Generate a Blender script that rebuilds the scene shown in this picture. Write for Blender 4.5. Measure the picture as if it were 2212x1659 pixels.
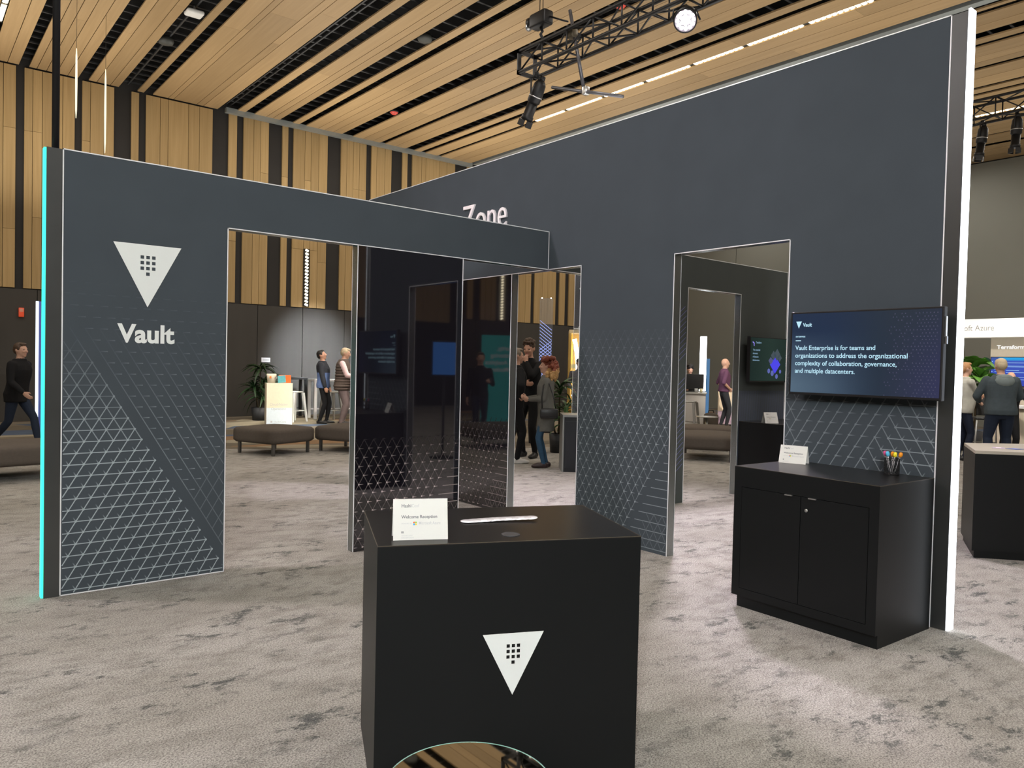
import bpy, bmesh, math, random
from mathutils import Vector, Matrix
from mathutils.bvhtree import BVHTree

for _o in list(bpy.data.objects):
    bpy.data.objects.remove(_o, do_unlink=True)
scene = bpy.context.scene
COL = scene.collection
PI = math.pi

# ------------------------------------------------------------------ camera
CAM_F, CAM_YAW, CAM_PITCH, CAM_ROLL = 1646.42, 39.0298, 1.4406, 1.3148
cam_data = bpy.data.cameras.new('camera')
cam = bpy.data.objects.new('camera', cam_data)
COL.objects.link(cam)
cam_data.sensor_fit = 'HORIZONTAL'
cam_data.sensor_width = 36.0
cam_data.lens = CAM_F / 2212.0 * 36.0
cam_data.clip_start = 0.05
cam_data.clip_end = 200
_y, _p, _r = (math.radians(v) for v in (CAM_YAW, CAM_PITCH, CAM_ROLL))
_Rz = Matrix(((math.cos(_y), -math.sin(_y), 0), (math.sin(_y), math.cos(_y), 0), (0, 0, 1)))
_W = Matrix(((1, 0, 0), (0, 0, -1), (0, 1, 0)))
_Rp = Matrix(((1, 0, 0), (0, math.cos(_p), -math.sin(_p)), (0, math.sin(_p), math.cos(_p))))
_Rr = Matrix(((math.cos(_r), -math.sin(_r), 0), (math.sin(_r), math.cos(_r), 0), (0, 0, 1)))
_M = _Rr @ _Rp @ _W @ _Rz
_right, _down, _fwd = _M[0], _M[1], _M[2]
cam.matrix_world = Matrix(((_right[0], -_down[0], -_fwd[0], 0.0), (_right[1], -_down[1], -_fwd[1], 0.0),
                           (_right[2], -_down[2], -_fwd[2], 1.5), (0, 0, 0, 1)))
scene.camera = cam

# ------------------------------------------------------------------ world, exposure, large lights
world = bpy.data.worlds.new('world')
scene.world = world
world.use_nodes = True
world.node_tree.nodes['Background'].inputs[0].default_value = (0.5, 0.5, 0.5, 1)
world.node_tree.nodes['Background'].inputs[1].default_value = 0.05
scene.view_settings.view_transform = 'Standard'
scene.view_settings.look = 'None'
scene.view_settings.gamma = 1.0
scene.view_settings.use_curve_mapping = False
scene.view_settings.exposure = 0.0
try:
    scene.cycles.max_bounces = 6
    scene.cycles.use_light_tree = False
    scene.cycles.diffuse_bounces = 3
    scene.cycles.glossy_bounces = 4
    scene.cycles.transmission_bounces = 5
    scene.cycles.caustics_reflective = False
    scene.cycles.caustics_refractive = False
    scene.cycles.sample_clamp_indirect = 6.0
except Exception:
    pass


def area(loc, size, power, col, aim=None, spread=180):
    l = bpy.data.lights.new('added_area_fill', 'AREA')  # invisible area fill, not a fixture of the hall
    l.energy = power
    l.color = col
    l.size = size
    l.spread = math.radians(spread)
    o = bpy.data.objects.new('added_area_fill', l)
    COL.objects.link(o)
    o.location = loc
    if aim:
        o.rotation_euler = (Vector(aim) - Vector(loc)).to_track_quat('-Z', 'Y').to_euler()
    return o


def spot(loc, aim, power, col, angle=40, blend=0.6, size=0.12):
    l = bpy.data.lights.new('stage_or_added_spot', 'SPOT')  # stage lamps, plus the two added front washes
    l.energy = power
    l.color = col
    l.spot_size = math.radians(angle)
    l.spot_blend = blend
    l.shadow_soft_size = size
    o = bpy.data.objects.new('stage_or_added_spot', l)
    COL.objects.link(o)
    o.location = loc
    o.rotation_euler = (Vector(aim) - Vector(loc)).to_track_quat('-Z', 'Y').to_euler()
    return o


WARM, NEUT, COOL = (1.0, 0.88, 0.72), (1.0, 0.95, 0.88), (0.86, 0.93, 1.0)
for _x in (-6.0, 0.35, 5.5, 10.5):
    for _yy in (-6.5, 0.5, 6.5, 12.0, 16.0):
        area((_x, _yy, 7.62), 1.6, 72, NEUT)  # added soft fill under the ceiling for general room light
for _x in (17.6, 22.5):
    for _yy in (-6.0, 2.0, 9.5, 16.0):
        area((_x, _yy, 7.62), 1.6, 72, NEUT)  # same added fill over the right-hand part of the hall
for _x in (-4.0, 2.0, 8.0, 13.0, 19.0):
    for _yy, _w in ((0.0, 56), (6.5, 58), (12.0, 74), (17.0, 110)):
        area((_x, _yy, 4.3), 3.2, _w, NEUT, aim=(_x, _yy, 8.0), spread=160)      # unseen upward fill, added to brighten the oak ceiling
spot((-5.0, -4.0, 5.4), (2.6, 5.2, 1.3), 2500, (0.98, 1.0, 0.97), 60, 0.9, 0.25)        # added front wash on the near display wall, lamp not seen
spot((-3.5, -6.5, 5.6), (4.6, 3.0, 1.8), 2000, (0.98, 0.98, 1.0), 75, 0.9, 0.25)        # added front wash on the tall wall, lamp not seen
spot((-1.4, 7.1, 6.7), (4.3, 4.6, 1.4), 1000, (1.0, 0.86, 0.92), 85, 0.9, 0.2)        # grazes the tall wall, shadow of the header
spot((7.15, 5.66, 5.40), (3.0, 4.6, 0.0), 1900, (0.97, 0.86, 1.0), 110, 0.9, 0.30)      # LED par on the truss
spot((8.6, 12.5, 6.9), (8.95, 19.8, 1.35), 13000, COOL, 20, 1.0, 0.1)                    # pool of light on the back wall
spot((5.2, 11.0, 7.2), (6.8, 16.6, 0.6), 3600, (1.0, 0.93, 0.8), 20, 0.7, 0.08)        # pedestal
spot((9.6, 12.2, 7.2), (8.0, 16.6, 0.9), 3000, (1.0, 0.9, 0.78), 20, 0.7, 0.08)        # standing pair
area((9.0, 1.2, 7.5), 1.6, 120, NEUT)  # extra unseen fill, added to lift the far wall arm
area((20.0, 6.0, 7.5), 1.6, 140, NEUT)  # extra unseen fill, added to lift the right side
spot((12.5, 6.0, 6.6), (16.6, 11.7, 0.9), 3000, (1.0, 0.92, 0.8), 22, 0.7, 0.1)        # man in the far doorway
spot((12.0, 3.5, 6.9), (15.6, 5.4, 1.4), 1800, (1.0, 0.95, 0.86), 34, 0.8, 0.1)        # sponsor booth

# ------------------------------------------------------------------ materials
MATS = {}


def new_mat(name):
    m = bpy.data.materials.new(name)
    m.use_nodes = True
    nt = m.node_tree
    return m, nt, nt.nodes['Principled BSDF']


def mat(name, col, rough=0.6, metal=0.0, var=0.06, scale=18.0, bump=0.0, bscale=200.0, spec=0.5, emit=None, estr=0.0, coat=0.0, trans=0.0, ior=1.45, alpha=1.0, stretch=None):
    if name in MATS:
        return MATS[name]
    m, nt, b = new_mat(name)
    N, L = nt.nodes, nt.links
    b.inputs['Roughness'].default_value = rough
    b.inputs['Metallic'].default_value = metal
    b.inputs['Specular IOR Level'].default_value = spec
    b.inputs['Coat Weight'].default_value = coat
    b.inputs['Transmission Weight'].default_value = trans
    b.inputs['IOR'].default_value = ior
    b.inputs['Alpha'].default_value = alpha
    tc = N.new('ShaderNodeTexCoord')
    mp = N.new('ShaderNodeMapping')
    L.new(tc.outputs['Object'], mp.inputs[0])
    if stretch:
        mp.inputs['Scale'].default_value = stretch
    nz = N.new('ShaderNodeTexNoise')
    nz.inputs['Scale'].default_value = scale
    nz.inputs['Detail'].default_value = 2
    L.new(mp.outputs[0], nz.inputs['Vector'])
    mx = N.new('ShaderNodeMix')
    mx.data_type = 'RGBA'
    mx.inputs[6].default_value = tuple(max(0, c * (1 - var)) for c in col) + (1,)
    mx.inputs[7].default_value = tuple(min(1, c * (1 + var)) for c in col) + (1,)
    L.new(nz.outputs[0], mx.inputs[0])
    L.new(mx.outputs[2], b.inputs['Base Color'])
    if bump:
        n2 = N.new('ShaderNodeTexNoise')
        n2.inputs['Scale'].default_value = bscale
        n2.inputs['Detail'].default_value = 1
        L.new(mp.outputs[0], n2.inputs['Vector'])
        bp = N.new('ShaderNodeBump')
        bp.inputs['Strength'].default_value = bump
        bp.inputs['Distance'].default_value = 0.01
        L.new(n2.outputs[0], bp.inputs['Height'])
        L.new(bp.outputs[0], b.inputs['Normal'])
    if emit:
        b.inputs['Emission Color'].default_value = tuple(emit) + (1,)
        b.inputs['Emission Strength'].default_value = estr
    MATS[name] = m
    return m


def wood(name, c0, c1, c2, axis, rough=0.5):
    m, nt, b = new_mat(name)
    N, L = nt.nodes, nt.links
    tc = N.new('ShaderNodeTexCoord')
    oi = N.new('ShaderNodeObjectInfo')
    mp = N.new('ShaderNodeMapping')
    mp.inputs['Scale'].default_value = {'x': (0.35, 9, 9), 'y': (9, 0.35, 9), 'z': (9, 9, 0.35)}[axis]
    L.new(tc.outputs['Object'], mp.inputs[0])
    mul = N.new('ShaderNodeMath')
    mul.operation = 'MULTIPLY'
    mul.inputs[1].default_value = 37.0
    L.new(oi.outputs['Random'], mul.inputs[0])
    nz = N.new('ShaderNodeTexNoise')
    nz.noise_dimensions = '4D'
    nz.inputs['Scale'].default_value = 2.2
    nz.inputs['Detail'].default_value = 3
    nz.inputs['Distortion'].default_value = 0.4
    L.new(mp.outputs[0], nz.inputs['Vector'])
    L.new(mul.outputs[0], nz.inputs['W'])
    rmp = N.new('ShaderNodeValToRGB')
    rmp.color_ramp.elements[0].position = 0.32
    rmp.color_ramp.elements[0].color = tuple(c0) + (1,)
    rmp.color_ramp.elements[1].position = 0.68
    rmp.color_ramp.elements[1].color = tuple(c2) + (1,)
    e = rmp.color_ramp.elements.new(0.5)
    e.color = tuple(c1) + (1,)
    L.new(nz.outputs[0], rmp.inputs[0])
    hs = N.new('ShaderNodeHueSaturation')
    mr = N.new('ShaderNodeMapRange')
    mr.inputs['To Min'].default_value = 0.86
    mr.inputs['To Max'].default_value = 1.12
    L.new(oi.outputs['Random'], mr.inputs[0])
    L.new(mr.outputs[0], hs.inputs['Value'])
    L.new(rmp.outputs[0], hs.inputs['Color'])
    L.new(hs.outputs[0], b.inputs['Base Color'])
    b.inputs['Roughness'].default_value = rough
    b.inputs['Specular IOR Level'].default_value = 0.3
    MATS[name] = m
    return m


def emis(name, col, strength):
    if name in MATS:
        return MATS[name]
    m = mat(name, (0.02, 0.02, 0.02), 0.4, emit=col, estr=strength)
    return m


# ------------------------------------------------------------------ mesh builder
class MB:
    def __init__(self):
        self.v, self.f, self.mi, self.smooth = [], [], [], []

    def add(self, vs, fs, mi=0, smooth=False):
        n = len(self.v)
        self.v += [tuple(p) for p in vs]
        for f in fs:
            self.f.append(tuple(i + n for i in f))
            self.mi.append(mi)
            self.smooth.append(smooth)
        return self

    def box(self, x0, x1, y0, y1, z0, z1, mi=0):
        vs = [(x, y, z) for z in (z0, z1) for y in (y0, y1) for x in (x0, x1)]
        return self.add(vs, [(0, 2, 3, 1), (4, 5, 7, 6), (0, 1, 5, 4), (2, 6, 7, 3), (0, 4, 6, 2), (1, 3, 7, 5)], mi)

    def obox(self, c, s, rot=None, mi=0, taper=1.0):
        """box centred at c with size s, rotated by a Matrix; the top is scaled by taper"""
        rot = rot or Matrix.Identity(3)
        vs = []
        for z in (-1, 1):
            k = taper if z > 0 else 1.0
            for y in (-1, 1):
                for x in (-1, 1):
                    vs.append(Vector(c) + rot @ Vector((x * s[0] / 2 * k, y * s[1] / 2 * k, z * s[2] / 2)))
        return self.add(vs, [(0, 2, 3, 1), (4, 5, 7, 6), (0, 1, 5, 4), (2, 6, 7, 3), (0, 4, 6, 2), (1, 3, 7, 5)], mi)

    def rbox(self, x0, x1, y0, y1, z0, z1, r=0.02, seg=3, mi=0, smooth=True):
        """box with all edges rounded (superellipsoid-like corner patches from a bmesh bevel)"""
        bm = bmesh.new()
        bmesh.ops.create_cube(bm, size=1.0)
        for v in bm.verts:
            v.co = Vector(((x0 + x1) / 2 + v.co.x * (x1 - x0), (y0 + y1) / 2 + v.co.y * (y1 - y0), (z0 + z1) / 2 + v.co.z * (z1 - z0)))
        bmesh.ops.bevel(bm, geom=list(bm.edges), offset=r, segments=seg, profile=0.5, affect='EDGES')
        bm.verts.index_update()
        self.add([v.co[:] for v in bm.verts], [[v.index for v in f.verts] for f in bm.faces], mi, smooth)
        bm.free()
        return self

    def tube(self, pts, rad, seg=10, mi=0, caps=True, flat=1.0, up=None, smooth=True):
        """swept tube; rad a number or list; flat squashes the section along 'up'"""
        pts = [Vector(p) for p in pts]
        n = len(pts)
        rads = rad if isinstance(rad, (list, tuple)) else [rad] * n
        vs = []
        ref = Vector(up) if up else None
        side0 = None
        for i, p in enumerate(pts):
            t = (pts[min(i + 1, n - 1)] - pts[max(i - 1, 0)])
            if t.length < 1e-9:
                t = Vector((0, 0, 1))
            t.normalize()
            if ref is not None:
                s = t.cross(ref)
            elif side0 is not None:
                s = side0 - t * side0.dot(t)
            else:
                a = Vector((0, 0, 1)) if abs(t.z) < 0.9 else Vector((1, 0, 0))
                s = t.cross(a)
            if s.length < 1e-6:
                s = t.orthogonal()
            s.normalize()
            side0 = s
            w = s.cross(t)
            for k in range(seg):
                a = 2 * PI * k / seg
                vs.append(p + (s * math.cos(a) + w * math.sin(a) * flat) * rads[i])
        fs = []
        for i in range(n - 1):
            for k in range(seg):
                a, b2 = i * seg + k, i * seg + (k + 1) % seg
                fs.append((a, b2, b2 + seg, a + seg))
        if caps:
            fs.append(tuple(range(seg - 1, -1, -1)))
            fs.append(tuple((n - 1) * seg + k for k in range(seg)))
        return self.add(vs, fs, mi, smooth)

    def cyl(self, p0, p1, r0, r1=None, seg=16, mi=0, smooth=True):
        return self.tube([p0, p1], [r0, r0 if r1 is None else r1], seg, mi, True, smooth=smooth)

    def lathe(self, prof, seg=24, c=(0, 0, 0), mi=0, smooth=True):
        """prof: (r, z) list about the z axis through c"""
        vs = []
        for r, z in prof:
            for k in range(seg):
                a = 2 * PI * k / seg
                vs.append((c[0] + r * math.cos(a), c[1] + r * math.sin(a), c[2] + z))
        fs = []
        for i in range(len(prof) - 1):
            for k in range(seg):
                a, b2 = i * seg + k, i * seg + (k + 1) % seg
                fs.append((a, b2, b2 + seg, a + seg))
        if prof[0][0] > 1e-6:
            fs.append(tuple(range(seg - 1, -1, -1)))
        if prof[-1][0] > 1e-6:
            fs.append(tuple((len(prof) - 1) * seg + k for k in range(seg)))
        return self.add(vs, fs, mi, smooth)

    def ell(self, c, r, seg=14, rings=9, rot=None, mi=0):
        vs, fs = [], []
        rot = rot or Matrix.Identity(3)
        for i in range(1, rings):
            th = PI * i / rings
            for k in range(seg):
                a = 2 * PI * k / seg
                vs.append(Vector(c) + rot @ Vector((r[0] * math.sin(th) * math.cos(a), r[1] * math.sin(th) * math.sin(a), r[2] * math.cos(th))))
        vs.append(Vector(c) + rot @ Vector((0, 0, r[2])))
        vs.append(Vector(c) + rot @ Vector((0, 0, -r[2])))
        top, bot = len(vs) - 2, len(vs) - 1
        for i in range(rings - 2):
            for k in range(seg):
                a, b2 = i * seg + k, i * seg + (k + 1) % seg
                fs.append((a, a + seg, b2 + seg, b2))
        for k in range(seg):
            fs.append((top, k, (k + 1) % seg))
            fs.append((bot, (rings - 2) * seg + (k + 1) % seg, (rings - 2) * seg + k))
        return self.add(vs, fs, mi, True)

    def prism(self, poly, z0, z1, mi=0):
        n = len(poly)
        vs = [(x, y, z0) for x, y in poly] + [(x, y, z1) for x, y in poly]
        fs = [tuple(range(n - 1, -1, -1)), tuple(range(n, 2 * n))]
        fs += [(i, (i + 1) % n, (i + 1) % n + n, i + n) for i in range(n)]
        return self.add(vs, fs, mi)

    def quad(self, a, b, c, d, mi=0):
        return self.add([a, b, c, d], [(0, 1, 2, 3)], mi)

    def mesh(self, name):
        me = bpy.data.meshes.new(name)
        me.from_pydata([tuple(p) for p in self.v], [], self.f)
        me.polygons.foreach_set('material_index', self.mi)
        me.polygons.foreach_set('use_smooth', self.smooth)
        me.update()
        return me

    def build(self, name, m, parent=None, loc=(0, 0, 0), rotz=0.0, fix=True):
        me = self.mesh(name)
        for x in (m if isinstance(m, (list, tuple)) else [m]):
            me.materials.append(x)
        if fix:
            bm = bmesh.new()
            bm.from_mesh(me)
            bmesh.ops.recalc_face_normals(bm, faces=bm.faces)
            bm.to_mesh(me)
            bm.free()
        o = bpy.data.objects.new(name, me)
        COL.objects.link(o)
        o.location = loc
        o.rotation_euler = (0, 0, rotz)
        if parent:
            o.parent = parent
        return o


def tag(o, label=None, cat=None, group=None, kind=None):
    if label:
        o['label'] = label
    if cat:
        o['category'] = cat
    if group:
        o['group'] = group
    if kind:
        o['kind'] = kind
    return o


def thing(name, label, cat, loc=(0, 0, 0), rotz=0.0, group=None):
    o = bpy.data.objects.new(name, None)
    o.empty_display_size = 0.1
    COL.objects.link(o)
    o.location = loc
    o.rotation_euler = (0, 0, rotz)
    return tag(o, label, cat, group)


def copy_tree(src, parent=None):
    c = src.copy()
    COL.objects.link(c)
    c.parent = parent
    for ch in list(src.children):
        copy_tree(ch, c)
    return c


# text: font curves are collected, turned into meshes in one go at the end
TEXTS = []


def text(body, size, m, parent, loc, right, up, name='lettering', bold=0.0, align='LEFT', depth=0.0006, squeeze=1.0, width=None, label=None):
    cu = bpy.data.curves.new(name, 'FONT')
    cu.body = body
    cu.size = size
    cu.align_x = align
    cu.offset = bold
    cu.extrude = depth
    cu.space_line = 0.95
    cu.resolution_u = 4
    o = bpy.data.objects.new(name, cu)
    COL.objects.link(o)
    r, u = Vector(right).normalized(), Vector(up).normalized()
    nrm = r.cross(u)
    R = Matrix((r, u, nrm)).transposed()
    o.matrix_basis = Matrix.Translation(loc) @ R.to_4x4() @ Matrix.Diagonal((squeeze, 1, 1, 1))
    o.parent = parent
    TEXTS.append((o, m, width, squeeze))
    if label:
        o['label'] = label
    return o


def finish_texts():
    bpy.context.view_layer.update()
    dg = bpy.context.evaluated_depsgraph_get()
    for o, m, width, sq in TEXTS:
        me = bpy.data.meshes.new_from_object(o.evaluated_get(dg))
        if width and len(me.vertices):
            xs = [v.co.x for v in me.vertices]
            k = width / ((max(xs) - min(xs)) * sq)
            x0 = min(xs)
            for v in me.vertices:
                v.co.x = x0 + (v.co.x - x0) * k
        me.materials.clear()
        me.materials.append(m)
        n = bpy.data.objects.new(o.name, me)
        COL.objects.link(n)
        n.parent = o.parent
        n.matrix_basis = o.matrix_basis.copy()
        if 'label' in o:
            n['label'] = o['label']
        nm = o.name
        bpy.data.objects.remove(o, do_unlink=True)
        n.name = nm

# ------------------------------------------------------------------ palette
FABRIC_C = (0.056, 0.068, 0.079)
FABRIC = mat('fabric_slate', FABRIC_C, 0.85, var=0.10, scale=3.0, spec=0.15)
FRAME = mat('frame_aluminium', (0.78, 0.79, 0.80), 0.4, 0.15, var=0.03)
JAMB = mat('jamb_satin_metal', (0.33, 0.36, 0.36), 0.26, 0.92, var=0.05, scale=4)
TRIM = mat('trim_satin_charcoal', (0.11, 0.115, 0.115), 0.33, 0.8, var=0.10, scale=5)
GLOSS = mat('gloss_black_acrylic', (0.008, 0.007, 0.010), 0.03, var=0.1, spec=1.0, coat=0.5)
BLACK = mat('black_laminate', (0.0050, 0.0060, 0.0066), 0.42, var=0.10, scale=6, spec=0.32)
BLACKTOP = mat('black_laminate_top', (0.011, 0.010, 0.010), 0.28, var=0.1, scale=6, spec=0.5)
METAL_BLACK = mat('black_powder_coat', (0.010, 0.010, 0.011), 0.45, 0.2, var=0.15)
CHROME = mat('brushed_steel', (0.55, 0.56, 0.57), 0.28, 0.95, var=0.05)
WHITE_CARD = mat('white_card', (0.70, 0.70, 0.66), 0.6, var=0.02)
WHITE_VINYL = mat('white_vinyl', (0.72, 0.75, 0.73), 0.5, var=0.02)
WHITE_PAINT = mat('white_paint', (0.78, 0.78, 0.78), 0.45, var=0.03)
DARKBACK = mat('void_black', (0.006, 0.006, 0.006), 0.9, var=0.3)
WOODC = wood('oak_ceiling', (0.375, 0.252, 0.124), (0.40, 0.270, 0.134), (0.425, 0.290, 0.147), 'y', 0.5)
WOODW = wood('oak_wall', (0.39, 0.265, 0.117), (0.425, 0.292, 0.132), (0.455, 0.315, 0.148), 'z', 0.7)
SLOT = mat('dark_slot_panel', (0.022, 0.020, 0.018), 0.7, var=0.2, scale=2)
random.seed(7)


# ------------------------------------------------------------------ floor
def carpet_grey():
    m, nt, b = new_mat('carpet_grey')
    N, L = nt.nodes, nt.links
    tc = N.new('ShaderNodeTexCoord')
    mp = N.new('ShaderNodeMapping')
    mp.inputs['Scale'].default_value = (1.0, 1.0, 1.0)
    mp.inputs['Rotation'].default_value = (0, 0, math.radians(-39))
    L.new(tc.outputs['Object'], mp.inputs[0])
    mp2 = N.new('ShaderNodeMapping')
    mp2.inputs['Scale'].default_value = (1.0, 1.75, 1.0)
    mp2.inputs['Rotation'].default_value = (0, 0, math.radians(20))
    L.new(tc.outputs['Object'], mp2.inputs[0])

    def noise(sc, det, rough=0.5, vec=mp2, dist=0.0):
        n = N.new('ShaderNodeTexNoise')
        n.inputs['Scale'].default_value = sc
        n.inputs['Detail'].default_value = det
        n.inputs['Roughness'].default_value = rough
        n.inputs['Distortion'].default_value = dist
        L.new(vec.outputs[0], n.inputs['Vector'])
        return n

    def ramp(src, p0, c0, p1, c1):
        r = N.new('ShaderNodeValToRGB')
        r.color_ramp.elements[0].position, r.color_ramp.elements[0].color = p0, c0
        r.color_ramp.elements[1].position, r.color_ramp.elements[1].color = p1, c1
        L.new(src, r.inputs[0])
        return r

    def mix(fac, a, bcol, mode='MIX'):
        x = N.new('ShaderNodeMix')
        x.data_type = 'RGBA'
        x.blend_type = mode
        for s, v in ((0, fac), (6, a), (7, bcol)):
            if hasattr(v, 'links'):
                L.new(v, x.inputs[s])
            else:
                x.inputs[s].default_value = v
        return x.outputs[2]
    broad = noise(0.55, 3)
    base = ramp(broad.outputs[0], 0.35, (0.385, 0.362, 0.325, 1), 0.65, (0.49, 0.468, 0.438, 1)).outputs[0]
    mid = noise(4.2, 7, 0.76)
    mfac = ramp(mid.outputs[0], 0.46, (0, 0, 0, 1), 0.62, (1, 1, 1, 1)).outputs[0]
    c1 = mix(mfac, base, (0.325, 0.306, 0.276, 1))
    blot = noise(4.6, 8, 0.80)
    gate = ramp(noise(1.3, 2).outputs[0], 0.40, (0, 0, 0, 1), 0.62, (1, 1, 1, 1)).outputs[0]
    bf = ramp(blot.outputs[0], 0.52, (0, 0, 0, 1), 0.595, (1, 1, 1, 1)).outputs[0]
    bfac = mix(1.0, bf, gate, 'MULTIPLY')
    c2 = mix(bfac, c1, (0.128, 0.132, 0.126, 1))
    grain = noise(130, 3, 0.75, mp)
    gr = ramp(grain.outputs[0], 0.36, (0.38, 0.38, 0.38, 1), 0.60, (1.16, 1.16, 1.16, 1)).outputs[0]
    c3 = mix(1.0, c2, gr, 'MULTIPLY')
    L.new(c3, b.inputs['Base Color'])
    b.inputs['Roughness'].default_value = 0.95
    b.inputs['Specular IOR Level'].default_value = 0.1
    bp = N.new('ShaderNodeBump')
    bp.inputs['Strength'].default_value = 0.5
    bp.inputs['Distance'].default_value = 0.01
    L.new(grain.outputs[0], bp.inputs['Height'])
    L.new(bp.outputs[0], b.inputs['Normal'])
    return m


def carpet_pattern():
    m, nt, b = new_mat('carpet_shards')
    N, L = nt.nodes, nt.links
    tc = N.new('ShaderNodeTexCoord')
    mp = N.new('ShaderNodeMapping')
    mp.inputs['Rotation'].default_value = (0, 0, math.radians(-35))
    mp.inputs['Scale'].default_value = (0.45, 1.5, 1)
    L.new(tc.outputs['Object'], mp.inputs[0])
    vo = N.new('ShaderNodeTexVoronoi')
    vo.inputs['Scale'].default_value = 1.0
    L.new(mp.outputs[0], vo.inputs['Vector'])
    sp = N.new('ShaderNodeSeparateColor')
    L.new(vo.outputs['Color'], sp.inputs[0])
    r = N.new('ShaderNodeValToRGB')
    r.color_ramp.interpolation = 'CONSTANT'
    cols = [(0.0, (0.124, 0.102, 0.071)), (0.30, (0.186, 0.158, 0.118)), (0.48, (0.062, 0.087, 0.136)), (0.58, (0.105, 0.087, 0.062)), (0.72, (0.260, 0.229, 0.167)),
            (0.84, (0.211, 0.124, 0.062)), (0.93, (0.161, 0.136, 0.099))]
    r.color_ramp.elements[0].color = cols[0][1] + (1,)
    r.color_ramp.elements[1].position, r.color_ramp.elements[1].color = cols[1][0], cols[1][1] + (1,)
    for p, c in cols[2:]:
        r.color_ramp.elements.new(p).color = c + (1,)
    L.new(sp.outputs[0], r.inputs[0])
    nz = N.new('ShaderNodeTexNoise')
    nz.inputs['Scale'].default_value = 6
    nz.inputs['Detail'].default_value = 6
    L.new(mp.outputs[0], nz.inputs['Vector'])
    mx = N.new('ShaderNodeMix')
    mx.data_type = 'RGBA'
    mx.blend_type = 'OVERLAY'
    mx.inputs[0].default_value = 0.6
    L.new(r.outputs[0], mx.inputs[6])
    L.new(nz.outputs[0], mx.inputs[7])
    L.new(mx.outputs[2], b.inputs['Base Color'])
    b.inputs['Roughness'].default_value = 0.95
    return m


RX0, RX1, RY0, RY1, RZ = -10.0, 24.75, -11.6, 19.8, 7.743
tag(MB().box(RX0, RX1, RY0, RY1 + 0.1, -0.1, 0.0).build('floor', carpet_grey()), 'mottled light grey carpet across the hall', kind='structure')
_edge = [(RX0, 16.5), (1.0, 14.2), (4.3, 12.75), (8.7, 10.6), (14.0, 9.3), (RX1, 7.6), (RX1, RY1 - 0.02), (RX0, RY1 - 0.02)]
tag(MB().prism(_edge, 0.0, 0.004).build('floor_lounge', carpet_pattern()), 'brown, blue and cream shard-patterned carpet at the far end', kind='structure')

# ------------------------------------------------------------------ ceiling
CEIL = MB().box(RX0, RX1, RY0, RY1 + 0.1, 8.55, 8.65).build('ceiling', DARKBACK)
tag(CEIL, 'oak plank ceiling with dark slots', kind='structure')
# plank groups: each list gives plank edges across X; gaps lie between lists
GROUPS = [[1.58, 1.87, 2.08], [2.26, 2.41, 2.59, 2.78, 3.0, 3.21], [3.41, 3.58, 3.86, 4.04], [4.43, 4.58], [4.77, 5.12, 5.24, 5.78, 5.94, 6.29],
          [6.70, 6.90], [7.12, 7.43, 7.60, 7.79], [8.14, 8.33], [8.51, 8.85, 9.05, 9.30, 9.56], [9.89, 10.2, 10.5, 10.75], [10.9, 11.25, 11.59],
          [11.88, 12.10], [12.26, 12.69], [12.81, 13.20, 13.55, 13.92], [14.36, 14.47], [14.62, 15.05, 15.37], [15.65, 15.88], [16.03, 16.5, 16.8, 17.07],
          [17.22, 17.7, 18.23], [18.36, 18.64], [18.78, 19.3, 19.75, 20.22], [20.36, 20.8, 21.3, 21.7, 22.02], [22.16, 22.5, 22.89], [23.15, 23.46], [23.55, 24.1, 24.7]]
LEFT_GROUPS = []
_x = 1.46
while _x > RX0 + 1.2:                                   # the same rhythm goes on to the left, outside the frame
    w = random.choice([(0.3, 0.2), (0.16, 0.2, 0.25), (0.2, 0.3, 0.3), (0.16,)])
    e = [_x]
    for q in w:
        e.append(e[-1] - q)
    LEFT_GROUPS.append(e[::-1])
    _x = e[-1] - random.choice([0.18, 0.2, 0.36])
GR = 0.006
unseen = MB()
for gi, g in enumerate(GROUPS):
    for a, b_ in zip(g[:-1], g[1:]):
        y1 = RY1 - 0.06
        offs = random.uniform(3.0, 7.0)
        cuts = [y1, y1 - offs]
        while cuts[-1] > 4.5:
            cuts.append(cuts[-1] - 6.2)
        for c1, c0 in zip(cuts[:-1], cuts[1:]):
            if c0 > 19.0:
                continue
            MB().box(-(b_ - a) / 2 + GR, (b_ - a) / 2 - GR, -(c1 - c0) / 2 + 0.0015, (c1 - c0) / 2 - 0.0015, 0, 0.03).build(
                'plank', WOODC, CEIL, ((a + b_) / 2, (c0 + c1) / 2, RZ), fix=False)
        unseen.box(a + GR, b_ - GR, RY0 + 0.05, cuts[-1] - 0.003, RZ, RZ + 0.03)
for g in LEFT_GROUPS:
    for a, b_ in zip(g[:-1], g[1:]):
        unseen.box(a + GR, b_ - GR, RY0 + 0.05, RY1 - 0.06, RZ, RZ + 0.03)
tag(unseen.build('plank_field', WOODC, CEIL), kind='stuff')
# grid of dark bars above the gaps
grid = MB()
GRIDM = mat('grid_bar_grey', (0.055, 0.056, 0.057), 0.5, 0.3, var=0.2)
y = RY0 + 0.3
while y < RY1:
    grid.box(RX0, RX1, y, y + 0.045, RZ + 0.14, RZ + 0.17)
    y += 0.36
for a in (4.23, 6.43, 6.55, 7.9, 9.7, 11.7, 15.5):
    grid.box(a, a + 0.03, RY0, RY1, RZ + 0.12, RZ + 0.15)
tag(grid.build('grid_bars', GRIDM, CEIL), kind='stuff')
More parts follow.
